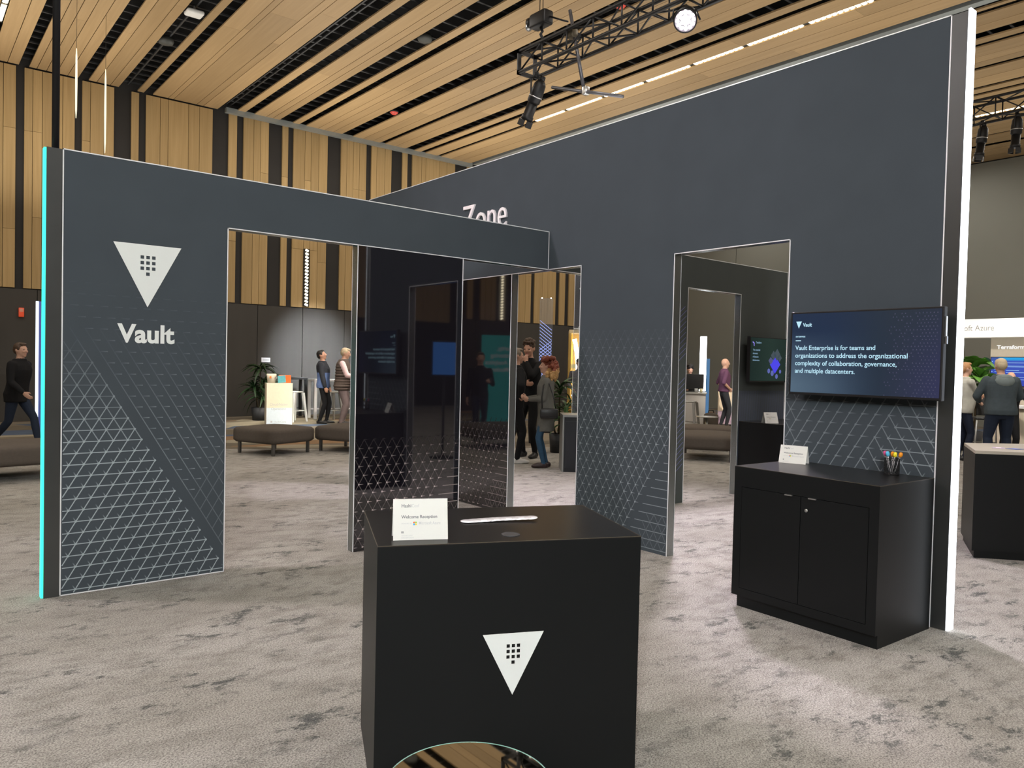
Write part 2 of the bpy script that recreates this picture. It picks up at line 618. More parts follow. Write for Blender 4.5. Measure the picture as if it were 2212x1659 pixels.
# board edges (vertical upstands of the gaps) are given by the plank thickness; partition track
RAILM = mat('track_grey', (0.34, 0.37, 0.36), 0.4, 0.5, var=0.05)
tr = MB().box(14.03, 14.20, RY0, RY1 - 0.30, RZ - 0.02, RZ + 0.06).build('trim_1', RAILM)
tag(tr, 'grey metal partition track along the ceiling above the tall wall', kind='structure')
tr2 = MB().box(6.42, 14.0, RY1 - 0.33, RY1 - 0.20, RZ - 0.10, RZ + 0.02).build('trim_2', RAILM)
tag(tr2, 'grey metal partition track along the top of the plank wall', kind='structure')

# ------------------------------------------------------------------ back wall: dark panels below, oak planks with slots above
WB = MB().box(RX0, RX1, RY1, RY1 + 0.1, 0, 8.55).build('wall_back', SLOT)
tag(WB, 'back wall of oak planks and dark slots over dark panels', kind='structure')
ZB = 2.93
# (x0, x1, is_dark_slot) from left to right
XS = [1.35, 1.58, 1.80, 2.03, -2.18, 2.34, 2.52, 2.73, 2.91, 3.15, -3.29, 3.46, 3.74, 3.95, -4.31, 4.48, -4.63, 4.95, 5.13, 5.60, 5.86, 6.18, -6.57, 6.79, -6.95,
      7.22, 7.40, 7.62, -7.98, 8.15, -8.29, 8.62, 8.80, 9.02, 9.28, -9.68, 9.86, 10.06, 10.25, 10.47, -10.63, 10.80, 11.07, 11.29, -11.65, 11.83, -11.99,
      12.32, 12.47, 12.97, 13.23, 13.54, -14.0, 14.3, 14.55, -14.75, 15.05, 15.3, -15.65, 15.95, 16.24, 16.50, 16.75, -16.90, 17.25, 17.50, 17.88, -18.05, 18.32,
      -18.50, 18.80, -19.2, 19.5, 19.8, 20.1, -20.4, 20.8, 21.1, 21.5, -21.7, 22.1, 22.5, -22.9, 23.3, 23.7, 24.1, 24.7]
left = []
x = 1.35
k = 0
while x > RX0 + 0.3:
    w = [0.24, 0.2, 0.17, 0.22, 0.3, 0.19][k % 6]
    left.append((x - w, x, k % 6 in (2, 4)))
    x -= w
    k += 1


def wall_planks(parent, spans, m, plane, sign=-1, joints=True):
    """spans: (x0, x1) of oak planks standing proud of a wall plane (runs along X)"""
    for i, (a, b_) in enumerate(spans):
        zs = [ZB, RZ - 0.03]
        if joints:
            r = random.random()
            if r < 0.30:
                zs = [ZB, 4.2 + random.choice([0, 0.3]), 6.05 + random.choice([0, 0.32]), RZ - 0.03]
            elif r < 0.6:
                zs = [ZB, random.choice([4.84, 4.5, 5.9, 6.36]), RZ - 0.03]
        for z0, z1 in zip(zs[:-1], zs[1:]):
            MB().box(-(b_ - a) / 2 + 0.005, (b_ - a) / 2 - 0.005, -0.05, 0.0, -(z1 - z0) / 2 + 0.003, (z1 - z0) / 2 - 0.003).build(
                'plank', m, parent, ((a + b_) / 2, plane, (z0 + z1) / 2), fix=False)


spans = []
for p, q in zip(XS[:-1], XS[1:]):
    if q > 0:
        spans.append((abs(p), q))
LEDSLOT = (8.645, 8.775)
spans2 = []
for a, b_ in spans:                                     # slot for the vertical wall light
    spans2.append((a, b_))
wall_planks(WB, spans2, WOODW, RY1)
wall_planks(WB, [(a, b_) for a, b_, d in left if not d and a > -3.5], WOODW, RY1, joints=False)
uw = MB()
for a, b_, d in left:
    if not d and a <= -3.5:
        uw.box(a + 0.005, b_ - 0.005, RY1 - 0.05, RY1, ZB, RZ - 0.03)
tag(uw.build('plank_field', WOODW, WB), kind='stuff')
# dark lower panels with open seams
LOWM = mat('dark_wall_panel', (0.060, 0.055, 0.048), 0.6, var=0.16, scale=1.2, stretch=(3, 3, 0.6), spec=0.3)
xx = 0.0 - 9.93
seams = [-9.9, -7.4, -4.9, -2.4, 0.0, 1.21, 2.45, 3.69, 4.92, 6.15, 7.39, 8.63, 9.87, 11.1, 12.34, 13.57, 14.8, 16.1, 17.3, 18.55, 19.8, 21.0, 22.3, 23.5, 24.7]
for a, b_ in zip(seams[:-1], seams[1:]):
    MB().box(-(b_ - a) / 2 + 0.007, (b_ - a) / 2 - 0.007, -0.04, 0.0, 0.0, ZB - 0.02).build('panel', LOWM, WB, ((a + b_) / 2, RY1, 0), fix=False)

# ------------------------------------------------------------------ right wall (plain grey-green panels), left wall, wall behind the camera
GREYW = mat('grey_green_panel', (0.195, 0.197, 0.170), 0.75, var=0.06, scale=0.8)
WR = MB().box(RX1, RX1 + 0.1, RY0, RY1, 0, 8.55).build('wall_right', SLOT)
tag(WR, 'plain grey-green panelled wall on the right', kind='structure')
ys = [-11.5, -8.6, -5.6, -2.6, 0.4, 3.4, 6.7, 9.6, 12.0, 14.55, 17.2, 19.7]
for a, b_ in zip(ys[:-1], ys[1:]):
    MB().box(-0.05, 0, -(b_ - a) / 2 + 0.012, (b_ - a) / 2 - 0.012, 0, RZ - 0.03).build('panel', GREYW, WR, (RX1, (a + b_) / 2, 0), fix=False)
WF = MB().box(RX0, RX1, RY0 - 0.1, RY0, 0, 8.55).build('wall_front', SLOT)
tag(WF, 'oak plank wall behind the viewer, seen only in reflections', kind='structure')
uf = MB()
x = RX0 + 0.2
k = 0
while x < RX1 - 0.4:
    w = [0.5, 0.42, 0.38, 0.6, 0.5, 0.33, 0.5][k % 7]
    if k % 7 not in (1, 5):
        uf.box(x + 0.005, x + w - 0.005, RY0, RY0 + 0.05, ZB, RZ - 0.03)
    x += w
    k += 1
tag(uf.build('plank_field', WOODW, WF), kind='stuff')
WL = MB().box(RX0 - 0.1, RX0, RY0, RY1, 0, 8.55).build('wall_left', SLOT)
tag(WL, 'dark wall far to the left', kind='structure')
ul = MB()
y = RY0 + 0.2
k = 0
while y < RY1 - 0.6:
    w = [0.5, 0.42, 0.38, 0.6, 0.5, 0.33, 0.5][k % 7]
    if k % 7 not in (1, 5):
        ul.box(RX0, RX0 + 0.05, y + 0.005, y + w - 0.005, ZB, RZ - 0.03)
    y += w
    k += 1
tag(ul.build('plank_field', WOODW, WL), kind='stuff')

# ------------------------------------------------------------------ display walls (a cross of two walls, 1 m frame modules)
YV, XB, TH = 5.394, 4.786, 0.08
ZL, ZV, ZT = 2.405, 2.757, 3.595                        # lintel, low wall top, tall wall top


def ink_mat(name, base, line, rough, spec, coat=0.0):
    m, nt, b = new_mat(name)
    N, L = nt.nodes, nt.links
    at = N.new('ShaderNodeAttribute')
    at.attribute_name = 'ink'
    mx = N.new('ShaderNodeMix')
    mx.data_type = 'RGBA'
    mx.inputs[6].default_value = tuple(base) + (1,)
    mx.inputs[7].default_value = tuple(line) + (1,)
    L.new(at.outputs['Fac'], mx.inputs[0])
    L.new(mx.outputs[2], b.inputs['Base Color'])
    b.inputs['Roughness'].default_value = rough
    b.inputs['Specular IOR Level'].default_value = spec
    b.inputs['Coat Weight'].default_value = coat
    return m


INK = ink_mat('print_on_fabric', FABRIC_C, (0.38, 0.44, 0.46), 0.85, 0.15)
INKG = ink_mat('print_on_acrylic', (0.010, 0.009, 0.012), (0.62, 0.54, 0.52), 0.12, 0.6)
INKP = ink_mat('print_purple', FABRIC_C, (0.16, 0.17, 0.36), 0.85, 0.15)


class Ink:
    """thin printed strips with a per-vertex ink density"""

    def __init__(self, W, H, pos):
        self.W, self.H, self.pos = W, H, pos
        self.v, self.f, self.a = [], [], []

    def seg(self, u0, z0, i0, u1, z1, i1, w=0.0062):
        t0, t1 = 0.0, 1.0
        du, dz = u1 - u0, z1 - z0
        m = w / 2 + 0.006
        for p, q in ((-du, u0 - m), (du, self.W - m - u0), (-dz, z0 - 0.012), (dz, self.H - m - z0)):
            if abs(p) < 1e-9:
                if q < 0:
                    return
            else:
                r = q / p
                if p < 0:
                    t0 = max(t0, r)
                else:
                    t1 = min(t1, r)
        if t0 >= t1 or max(i0, i1) < 0.015:
            return
        A = (u0 + du * t0, z0 + dz * t0, i0 + (i1 - i0) * t0)
        B = (u0 + du * t1, z0 + dz * t1, i0 + (i1 - i0) * t1)
        ln = math.hypot(du, dz)
        nu, nz = -dz / ln * w / 2, du / ln * w / 2
        n = len(self.v)
        for (u, z, i), s in ((A, 1), (A, -1), (B, -1), (B, 1)):
            self.v.append(self.pos(u + nu * s, z + nz * s))
            self.a.append(max(0.0, i))
        self.f.append((n, n + 1, n + 2, n + 3))

    def dot(self, u, z, i, r=0.0075):
        if i < 0.03 or not (r + 0.006 < u < self.W - r - 0.006 and 0.02 < z < self.H):
            return
        n = len(self.v)
        for k in range(6):
            self.v.append(self.pos(u + r * math.cos(k * PI / 3), z + r * math.sin(k * PI / 3), 0.0003))
            self.a.append(i)
        self.f.append(tuple(range(n, n + 6)))

    def build(self, name, m, parent):
        me = bpy.data.meshes.new(name)
        me.from_pydata([tuple(p) for p in self.v], [], self.f)
        at = me.attributes.new('ink', 'FLOAT', 'POINT')
        at.data.foreach_set('value', self.a)
        me.materials.append(m)
        o = bpy.data.objects.new(name, me)
        COL.objects.link(o)
        o.parent = parent
        o['kind'] = 'stuff'
        return o


LA, LB = 0.0835, 0.0712


def lattice(ink, W, H, rule, z0=0.03):
    for j in range(0, int(H / LB) + 2):
        for i in range(-2, int(W / LA) + 3):
            u = i * LA + (j % 2) * LA / 2
            z = z0 + j * LB
            for kind, f0, f1, i0, i1 in rule(u, z):
                if kind == 'dot':
                    ink.dot(u, z, i0)
                    continue
                dx, dzz = {'h': (LA, 0), '/': (LA / 2, LB), 'b': (-LA / 2, LB)}[kind]
                ink.seg(u + dx * f0, z + dzz * f0, i0, u + dx * f1, z + dzz * f1, i1)


def clamp(v, a=0.0, b=1.0):
    return max(a, min(b, v))


def rule_vault(u, z):
    out = []
    bound = 0.985 - (z - 0.07) * (LA / 2 / LB)           # left of this: bright slanted grid
    right = 0.985 - (0.90 - z) * (LA / 2 / LB)           # below/right of this: faint crossings
    fade = clamp((1.62 - z) / 0.75)
    if u <= bound:
        k = clamp((1.28 - z) / 0.35)
        s = 0.85 * fade
        if u + LA <= bound + LA * 0.1 or z < 0.1:
            out.append(('h', 0, 1, s * (0.35 + 0.55 * k), s * (0.35 + 0.55 * k)))
        if u + LA / 2 <= bound - LA / 2 + 0.02 or True:
            out.append(('/', -1, 0, s, s))
        out.append(('b', 0, 0.4 if z < 0.95 else 1.0, s * 0.75, 0.0 if z < 0.95 else s * 0.5))
        out.append(('dot', 0, 0, s, s))
    elif z < 0.95 and u > right:
        out += [('/', 0, 1, 0.16, 0.16), ('b', 0, 1, 0.16, 0.16)]
    else:
        f2 = clamp((1.95 - z) / 1.0)
        out += [('b', 0, 1, 0.28 * f2 * clamp((1.7 - z) / .6), 0.28 * f2 * clamp((1.7 - z) / .6)), ('h', 0, 0.55, 0.02, 0.45 * f2)]
    return out


def rule_diamond(u, z, W=1.05, amp=1.0, top=1.75, corner=True, ln=1.0):
    out = []
    f = clamp((top - z) / (top * 0.45)) * amp
    b_ = W - 0.42 + (z - 0.12) * (LA / 2 / LB)
    if corner and z < 0.8 and u > b_:
        out.append(('h', 0, 1, 0.55 * f, 0.55 * f))
        if z < 0.28 and u > b_ + 0.1:
            out += [('/', 0, 1, 0.15, 0.15), ('b', 0, 1, 0.15, 0.15)]
        return out
    out += [('/', 0, 1, 0.36 * f * ln, 0.36 * f * ln), ('b', 0, 1, 0.30 * f * ln, 0.30 * f * ln), ('h', 0, 0.5, 0.85 * f, 0.0), ('dot', 0, 0, 0.9 * f, 0)]
    return out


def rule_tv(u, z):
    out = []
    f = clamp((1.75 - z) / 0.9)
    b_ = 0.60 + (z - 0.98) * (LA / 2 / LB)
    if u >= b_:
        out += [('h', 0, 1, 0.6 * f, 0.6 * f), ('b', 0, 1, 0.42 * f, 0.42 * f), ('/', 0, 0.4, 0.6 * f, 0.0), ('dot', 0, 0, 0.6 * f, 0)]
    else:
        out += [('/', 0, 1, 0.40 * f, 0.40 * f), ('h', 0, 0.55, 0.6 * f, 0.0), ('dot', 0, 0, 0.5 * f, 0)]
        if u < 0.1:
            out.append(('b', 0, 1, 0.3 * f, 0.3 * f))
    return out


def edges_x(mb, y, out, segs):
    """aluminium edge strips on a face y = const; out = +1/-1 normal; segs: (x0,z0,x1,z1)"""
    w, d = 0.0068, 0.003
    for x0, z0, x1, z1 in segs:
        ya, yb = sorted((y, y + out * d))
        mb.box(min(x0, x1) - w / 2, max(x0, x1) + w / 2, ya, yb, max(0.0, min(z0, z1) - w / 2), max(z0, z1) + w / 2)


def edges_y(mb, x, out, segs):
    w, d = 0.0068, 0.003
    for y0, z0, y1, z1 in segs:
        xa, xb = sorted((x, x + out * d))
        mb.box(xa, xb, min(y0, y1) - w / 2, max(y0, y1) + w / 2, max(0.0, min(z0, z1) - w / 2), max(z0, z1) + w / 2)


TEAL = emis('led_teal', (0.03, 0.80, 0.50), 2.2)
LEDW = emis('led_white', (0.88, 0.93, 1.0), 5.5)

# ---- low wall with the vault sign (runs along X, front face looks at the viewer)
VW = thing('display_wall', 'low slate fabric display wall with openings, teal light edge and white triangle logo', 'display wall', (2.8, YV, 0))
OX, OY = 2.8, YV


def vx(x):
    return x - OX


fab = MB()
fab.box(vx(0.80), vx(1.80), 0, TH, 0, ZL)
fab.box(vx(0.80), vx(4.783), 0, TH, ZL, ZV)
fab.build('fabric_panel', FABRIC, VW)
MB().box(vx(0.712), vx(0.80), 0, TH, 0, ZV - 0.002).build('end_trim', TRIM, VW)
MB().box(vx(2.80), vx(3.80), 0, TH, 0, ZL).build('gloss_panel', GLOSS, VW)
MB().box(vx(0.700), vx(0.712), 0.012, TH - 0.012, 0.0, ZV - 0.004).build('led_strip', TEAL, VW)['label'] = 'glowing teal light strip'
j = MB()
j.box(vx(1.80), vx(1.803), 0.002, TH - 0.002, 0, ZL - 0.003)
j.box(vx(1.80), vx(2.80), 0.002, TH - 0.002, ZL - 0.003, ZL)
j.box(vx(3.80), vx(4.783), 0.002, TH - 0.002, ZL - 0.003, ZL)
j.box(vx(2.797), vx(2.80), 0.002, TH - 0.002, 0, ZL - 0.003)
j.box(vx(3.80), vx(3.803), 0.002, TH - 0.002, 0, ZL - 0.003)
j.build('jamb_lining', JAMB, VW)
e = MB()
SEGV = [(0.80, ZV, 4.778, ZV), (0.80, 0, 0.80, ZV), (1.80, 0, 1.80, ZL), (1.80, ZL, 4.778, ZL), (2.80, 0, 2.80, ZL), (3.80, 0, 3.80, ZL), (4.779, ZL, 4.779, ZV), (0.80, 0.004, 1.80, 0.004)]
for f_, o_ in ((0, -1), (TH, 1)):
    edges_x(e, f_, o_, [(vx(a), b_, vx(c), d) for a, b_, c, d in SEGV])
e.build('edge_frame', FRAME, VW)
ink = Ink(1.0, 2.2, lambda u, z, k=0.0: (vx(0.80 + u), -0.0012 - k, z))
lattice(ink, 1.0, 1.9, rule_vault)
ink.build('line_print', INK, VW)
ink = Ink(1.0, 1.4, lambda u, z, k=0.0: (vx(2.80 + u), -0.0012 - k, z))
lattice(ink, 1.0, 1.3, lambda u, z: rule_diamond(u, z, 1.0, 0.85, 0.90, True, 0.5))
ink.build('line_print', INKG, VW)


def triangle_logo(parent, x0, x1, zt, zb, y, m, holem, axis='x', th=0.002, xm=None):
    """white down-pointing triangle with ten square holes; lies in the plane y (local), normal -y"""
    cx, w = (x0 + x1) / 2, (x1 - x0)
    MB().add([(x0, y, zt), (x1, y, zt), (cx, y, zb), (x0, y - th, zt), (x1, y - th, zt), (cx, y - th, zb)],
             [(3, 5, 4), (0, 1, 2), (0, 3, 4, 1), (1, 4, 5, 2), (2, 5, 3, 0)]).build('logo_triangle', m, parent)
    s, g = w * 0.052, w * 0.086
    zc = zt - (zt - zb) * 0.29
    mb = MB()
    pts = [(i, r) for r in range(3) for i in (-1, 0, 1)] + [(0, 3)]
    for i, r in pts:
        px, pz = cx + i * g * 0.98, zc + g - r * g * 1.02
        mb.box(px - s / 2, px + s / 2, y - th - 0.0008, y - th, pz - s / 2, pz + s / 2)
    mb.build('logo_squares', holem, parent)


triangle_logo(VW, vx(1.08), vx(1.492), 2.228, 1.822, -0.001, WHITE_VINYL, FABRIC)
text('Vault', 0.163, WHITE_VINYL, VW, (vx(1.115), -0.0035, 1.592), (1, 0, 0), (0, 0, 1), bold=0.0052, width=0.348)

# ---- far continuation of the low wall, beyond the tall wall
VF = thing('display_wall', 'far arm of the low slate display wall seen through the doorway, with a screen on it', 'display wall', (6.9, YV, 0))


def fx(x):
    return x - 6.9


X0F = 4.890
fab = MB()
fab.box(fx(X0F), fx(8.87), 0, TH, ZL, ZV)
fab.box(fx(5.87), fx(6.87), 0, TH, 0, ZL)
fab.box(fx(7.87), fx(8.87), 0, TH, 0, ZL)
DARKFAB = mat('fabric_dark_green_grey', (0.062, 0.070, 0.066), 0.85, var=0.1, scale=3, spec=0.15)
fab.build('fabric_panel', DARKFAB, VF)
MB().box(fx(8.87), fx(8.955), 0, TH, 0, ZV - 0.002).build('end_trim', TRIM, VF)
MB().box(fx(8.955), fx(8.975), 0.012, TH - 0.012, 0, ZV - 0.004).build('led_strip', emis('led_violet', (0.35, 0.3, 1.0), 3.0), VF)
j = MB()
for a, b_ in ((X0F, 5.87), (6.87, 7.87)):
    j.box(fx(a), fx(b_), 0.002, TH - 0.002, ZL - 0.003, ZL)
    j.box(fx(b_) - 0.003, fx(b_), 0.002, TH - 0.002, 0, ZL - 0.003)
for a in (6.87, 8.87):
    pass
j.box(fx(6.87), fx(6.873), 0.002, TH - 0.002, 0, ZL - 0.003)
j.build('jamb_lining', JAMB, VF)
e = MB()
SEGF = [(X0F + 0.01, ZV, 8.87, ZV), (X0F + 0.01, ZL, 5.87, ZL), (5.87, 0, 5.87, ZL), (6.87, 0, 6.87, ZL), (6.87, ZL, 7.87, ZL), (7.87, 0, 7.87, ZL), (8.87, 0, 8.87, ZV)]
for f_, o_ in ((0, -1), (TH, 1)):
    edges_x(e, f_, o_, [(fx(a), b_, fx(c), d) for a, b_, c, d in SEGF])
e.build('edge_frame', FRAME, VF)
ink = Ink(1.0, 2.2, lambda u, z, k=0.0: (fx(5.87 + u), -0.0012 - k, z))
for k in range(-10, 40):
    for zz0, zz1 in ((0.02, 0.75), (1.25, 1.75)):
        for sx in (0.0,):
            ink.seg(0.02, zz0 + k * 0.06 - 0.4, 0.9, 0.98, zz0 + k * 0.06 + 0.3, 0.9, 0.006) if zz0 - 0.3 < zz0 + k * 0.06 - 0.4 < zz1 else None
ink.build('line_print', INKP, VF)
ink = Ink(1.0, 1.3, lambda u, z, k=0.0: (fx(7.87 + u), -0.0012 - k, z))
for k in range(1, 46):
    ink.seg(k * 0.022, 0.05, 0.55, k * 0.022, 1.25, 0.25, 0.008)
ink.build('line_print', INKP, VF)

# ---- tall wall (runs along Y, front face looks towards -X)
BW = thing('display_wall', 'tall slate fabric display wall with doorways, white light edge and Zone lettering', 'display wall', (XB, 5.4, 0))


def by(y):
    return y - 5.4


Y_END = 8.93
fab = MB()
fab.box(0, TH, by(1.91), by(Y_END), ZL, ZT)
fab.box(0, TH, by(1.91), by(2.90), 0, ZL)
fab.box(0, TH, by(3.90), by(4.955), 0, ZL)
fab.box(0, TH, by(7.93), by(Y_END), 0, ZL)
fab.build('fabric_panel', FABRIC, BW)
MB().box(0, TH, by(5.944), by(6.935), 0, ZL).build('gloss_panel', GLOSS, BW)
t = MB()
t.box(0, TH, by(1.822), by(1.91), 0, ZT - 0.002)
t.build('end_trim', TRIM, BW)
MB().box(0, TH, by(Y_END), by(Y_END + 0.088), 0, ZT - 0.002).build('end_trim', TRIM, BW)
MB().box(0.004, TH - 0.004, by(1.808), by(1.822), 0.0, ZT + 0.012).build('led_strip', LEDW, BW)['label'] = 'bright white light strip'
MB().box(0.012, TH - 0.012, by(Y_END + 0.088), by(Y_END + 0.108), 0.0, ZT - 0.004).build('led_strip', LEDW, BW)
j = MB()
for a, b_ in ((2.90, 3.90), (4.955, 5.944), (6.935, 7.93)):
    j.box(0.002, TH - 0.002, by(a), by(b_), ZL - 0.003, ZL)
    j.box(0.002, TH - 0.002, by(a), by(a) + 0.003, 0, ZL - 0.003)
    j.box(0.002, TH - 0.002, by(b_) - 0.003, by(b_), 0, ZL - 0.003)
j.build('jamb_lining', JAMB, BW)
e = MB()
SEGB = [(1.91, ZT, Y_END, ZT), (1.91, 0, 1.91, ZT), (2.90, 0, 2.90, ZL), (3.90, 0, 3.90, ZL), (2.90, ZL, 3.90, ZL), (4.955, 0, 4.955, ZL), (5.944, 0, 5.944, ZL), (6.935, 0, 6.935, ZL),
        (7.93, 0, 7.93, ZL), (5.944, ZL, 7.93, ZL), (Y_END, 0, Y_END, ZT), (4.955, ZL, 5.384, ZL), (5.480, ZL, 5.944, ZL)]
for f_, o_ in ((0, -1), (TH, 1)):
    edges_y(e, f_, o_, [(by(a), b_, by(c), d) for a, b_, c, d in SEGB])
e.build('edge_frame', FRAME, BW)
for y1, W, H, rule, m in ((4.955, 1.055, 1.9, lambda u, z: rule_diamond(u, z, 1.055, 0.8, 1.85), INK),
                          (6.935, 0.99, 1.3, lambda u, z: rule_diamond(u, z, 0.99, 0.5, 0.95, True, 0.6), INKG),
                          (2.90, 0.99, 1.9, rule_tv, INK)):
    ink = Ink(W, H + 0.2, lambda u, z, k=0.0, y1=y1: (-0.0012 - k, by(y1 - u), z))
    lattice(ink, W, H, rule)
    ink.build('line_print', m, BW)
ZONE = mat('white_dimensional_letter', (0.85, 0.82, 0.85), 0.45, var=0.02)
text('Zone', 0.445, ZONE, BW, (-0.012, by(6.80), 2.888), (0, -1, 0), (0, 0, 1), bold=-0.002, width=0.755, depth=0.010)
# dark fabric covers of the two headers are hung from slim black poles
po = MB()
po.cyl((0, 0, 0), (0, 0, RZ - ZV - 0.01), 0.021, seg=12)
pole = po.build('support_pole', METAL_BLACK, None, (0.765, YV + 0.05, ZV))
tag(pole, 'slim black pole rising from the teal-edged wall end to the ceiling', 'pole')

# ------------------------------------------------------------------ screens
def screen_mat(name, strength, rough=0.18):
    m, nt, b = new_mat(name)
    N, L = nt.nodes, nt.links
    at = N.new('ShaderNodeAttribute')
    at.attribute_name = 'scr'
    b.inputs['Base Color'].default_value = (0.006, 0.006, 0.008, 1)
    b.inputs['Roughness'].default_value = rough
    L.new(at.outputs['Color'], b.inputs['Emission Color'])
    b.inputs['Emission Strength'].default_value = strength
    return m


SCREENM = screen_mat('screen_picture', 1.0)


def screen_grid(parent, x0, x1, z0, z1, y, fn, nx=16, nz=9, name='screen'):
    vs, fs, cs = [], [], []
    for k in range(nz + 1):
        for i in range(nx + 1):
            u, v = i / nx, k / nz
            vs.append((x0 + (x1 - x0) * u, y, z0 + (z1 - z0) * v))
            cs.append(tuple(fn(u, v)) + (1.0,))
    for k in range(nz):
        for i in range(nx):
            a = k * (nx + 1) + i
            fs.append((a, a + 1, a + nx + 2, a + nx + 1))
    me = bpy.data.meshes.new(name)
    me.from_pydata(vs, [], fs)
    at = me.color_attributes.new('scr', 'FLOAT_COLOR', 'POINT')
    at.data.foreach_set('color', [c for q in cs for c in q])
    me.materials.append(SCREENM)
    o = bpy.data.objects.new(name, me)
    COL.objects.link(o)
    o.parent = parent
    return o


def television(label, loc, rotz, w, h, fn, group='wall televisions'):
    t = thing('television', label, 'television', loc, rotz, group)
    mb = MB()
    mb.rbox(-w / 2, w / 2, -0.045, 0.0, 0, h, 0.004, 2, smooth=False)
    mb.build('bezel', METAL_BLACK, t)
    MB().box(-w * 0.3, w * 0.3, 0.0, 0.062, h * 0.25, h * 0.75).build('wall_bracket', METAL_BLACK, t)
    screen_grid(t, -w / 2 + 0.012, w / 2 - 0.012, 0.016, h - 0.012, -0.0456, fn)
    return t


def mixc(a, b, t):
    return tuple(x + (y - x) * t for x, y in zip(a, b))


def scr_vault(u, v):
    c = mixc((0.012, 0.026, 0.060), (0.085, 0.135, 0.19), clamp(1.15 - v * 1.5) * clamp(1 - u * 1.55))
    c = mixc(c, (0.020, 0.030, 0.038), clamp((u - 0.3) * 2.2) * 0.8)
    return mixc(c, (0.030, 0.032, 0.085), clamp((u - 0.62) * 2.4) * clamp(1.2 - v))


TXT = emis('screen_text', (0.50, 0.80, 0.95), 1.0)
TXT2 = emis('screen_text_dim', (0.30, 0.50, 0.70), 0.6)
TVW, TVH = 0.962, 0.547
TV = television('large wall television showing Vault Enterprise text above the black cabinet', (4.716 + 0.006, 2.329, 1.347), -PI / 2, TVW, TVH, scr_vault)
yz = -0.0466
X0 = -TVW / 2


def tvt(s, u, v, size, width, m=TXT, bold=0.0, par=None):
    text(s, size, m, par or TV, (X0 + u * TVW, yz, v * TVH), (1, 0, 0), (0, 0, 1), width=width * TVW, bold=bold, depth=0.0003)


MB().add([(X0 + 0.041 * TVW, yz, 0.885 * TVH), (X0 + 0.083 * TVW, yz, 0.885 * TVH), (X0 + 0.062 * TVW, yz, 0.80 * TVH)], [(0, 2, 1)]).build('screen_logo', TXT, TV, fix=False)
tvt('Vault', 0.093, 0.822, 0.034, 0.066, bold=0.0007)
tvt('ENTERPRISE', 0.041, 0.693, 0.013, 0.070, bold=0.0002)
MB().quad((X0 + 0.041 * TVW, yz, 0.648 * TVH), (X0 + 0.081 * TVW, yz, 0.648 * TVH), (X0 + 0.081 * TVW, yz, 0.656 * TVH), (X0 + 0.041 * TVW, yz, 0.656 * TVH)).build('screen_rule', TXT, TV, fix=False)
for i, (s, w) in enumerate((('Vault Enterprise is for teams and', 0.555), ('organizations to address the organizational', 0.755), ('complexity of collaboration, governance,', 0.690), ('and multiple datacenters.', 0.425))):
    tvt(s, 0.041, 0.540 - i * 0.092, 0.042, w, bold=0.0004)
dm = MB()
for r in range(26):
    for q in range(16):
        u = 0.66 + q * 0.021 + (r % 2) * 0.0105
        v = 0.04 + r * 0.036
        if u > 0.975 or random.random() > (u - 0.6) * 3.0:
            continue
        x, z, s = X0 + u * TVW, v * TVH, 0.0042
        dm.add([(x - s, yz, z - s), (x + s, yz, z - s), (x, yz, z + s)], [(0, 1, 2)])
tag(dm.build('screen_dots', emis('screen_dots', (0.085, 0.09, 0.20), 0.5), TV, fix=False), kind='stuff')
# little metal clip on the screen's right edge
MB().box(TVW / 2, TVW / 2 + 0.006, -0.03, -0.01, 0.37, 0.49).build('side_clip', CHROME, TV)
MB().box(TVW / 2 + 0.004, TVW / 2 + 0.012, -0.03, -0.012, 0.33, 0.375).build('side_clip', CHROME, TV)


def scr_terra(u, v):
    return mixc((0.004, 0.013, 0.012), (0.012, 0.030, 0.024), clamp(1 - abs(u - 0.45) * 1.5))


TV2 = television('smaller-looking television with blue cube graphic on the far wall arm', (8.40, YV - 0.068, 1.36), 0, TVW, TVH, scr_terra)
text('Terraform', 0.036, TXT2, TV2, (X0 + 0.12 * TVW, yz, 0.85 * TVH), (1, 0, 0), (0, 0, 1), width=0.115, bold=0.0006, depth=0.0003)
mk = MB()
for (a, b_) in ((0.06, 0.88), (0.082, 0.86), (0.082, 0.82)):
    x, z, s = X0 + a * TVW, b_ * TVH, 0.009
    mk.add([(x - s, yz, z + s), (x - s, yz, z - s), (x + s, yz, z - 2 * s), (x + s, yz, z)], [(0, 1, 2, 3)])
mk.build('screen_logo', emis('screen_violet', (0.30, 0.25, 0.9), 0.9), TV2, fix=False)
for i, (s, w) in enumerate((('The essential', .15), ('elements', .10), ('of dynamic', .12), ('infrastructure', .14))):
    text(s, 0.030, TXT2, TV2, (X0 + 0.06 * TVW, yz, (0.69 - i * 0.075) * TVH), (1, 0, 0), (0, 0, 1), width=w, bold=0.0005, depth=0.0003)
for i in range(4):
    for k in range(2 if i else 1):
        a, z = 0.80, (0.80 - i * 0.19 - k * 0.05) * TVH
        MB().box(X0 + a * TVW, X0 + (a + 0.12) * TVW, yz, yz + 0.0003, z, z + 0.007).build('screen_rule', TXT2, TV2)
cu_ = MB()
for (cx, cz, s, mi) in ((0.56, 0.40, 0.115, 0), (0.60, 0.62, 0.075, 1), (0.52, 0.60, 0.060, 1), (0.66, 0.55, 0.05, 1), (0.46, 0.48, 0.05, 2)):
    x, z = X0 + cx * TVW, cz * TVH
    cu_.add([(x, yz - 0.0002 * mi, z + s), (x - s, yz - 0.0002 * mi, z), (x, yz - 0.0002 * mi, z - s), (x + s, yz - 0.0002 * mi, z)], [(0, 1, 2, 3)], mi)
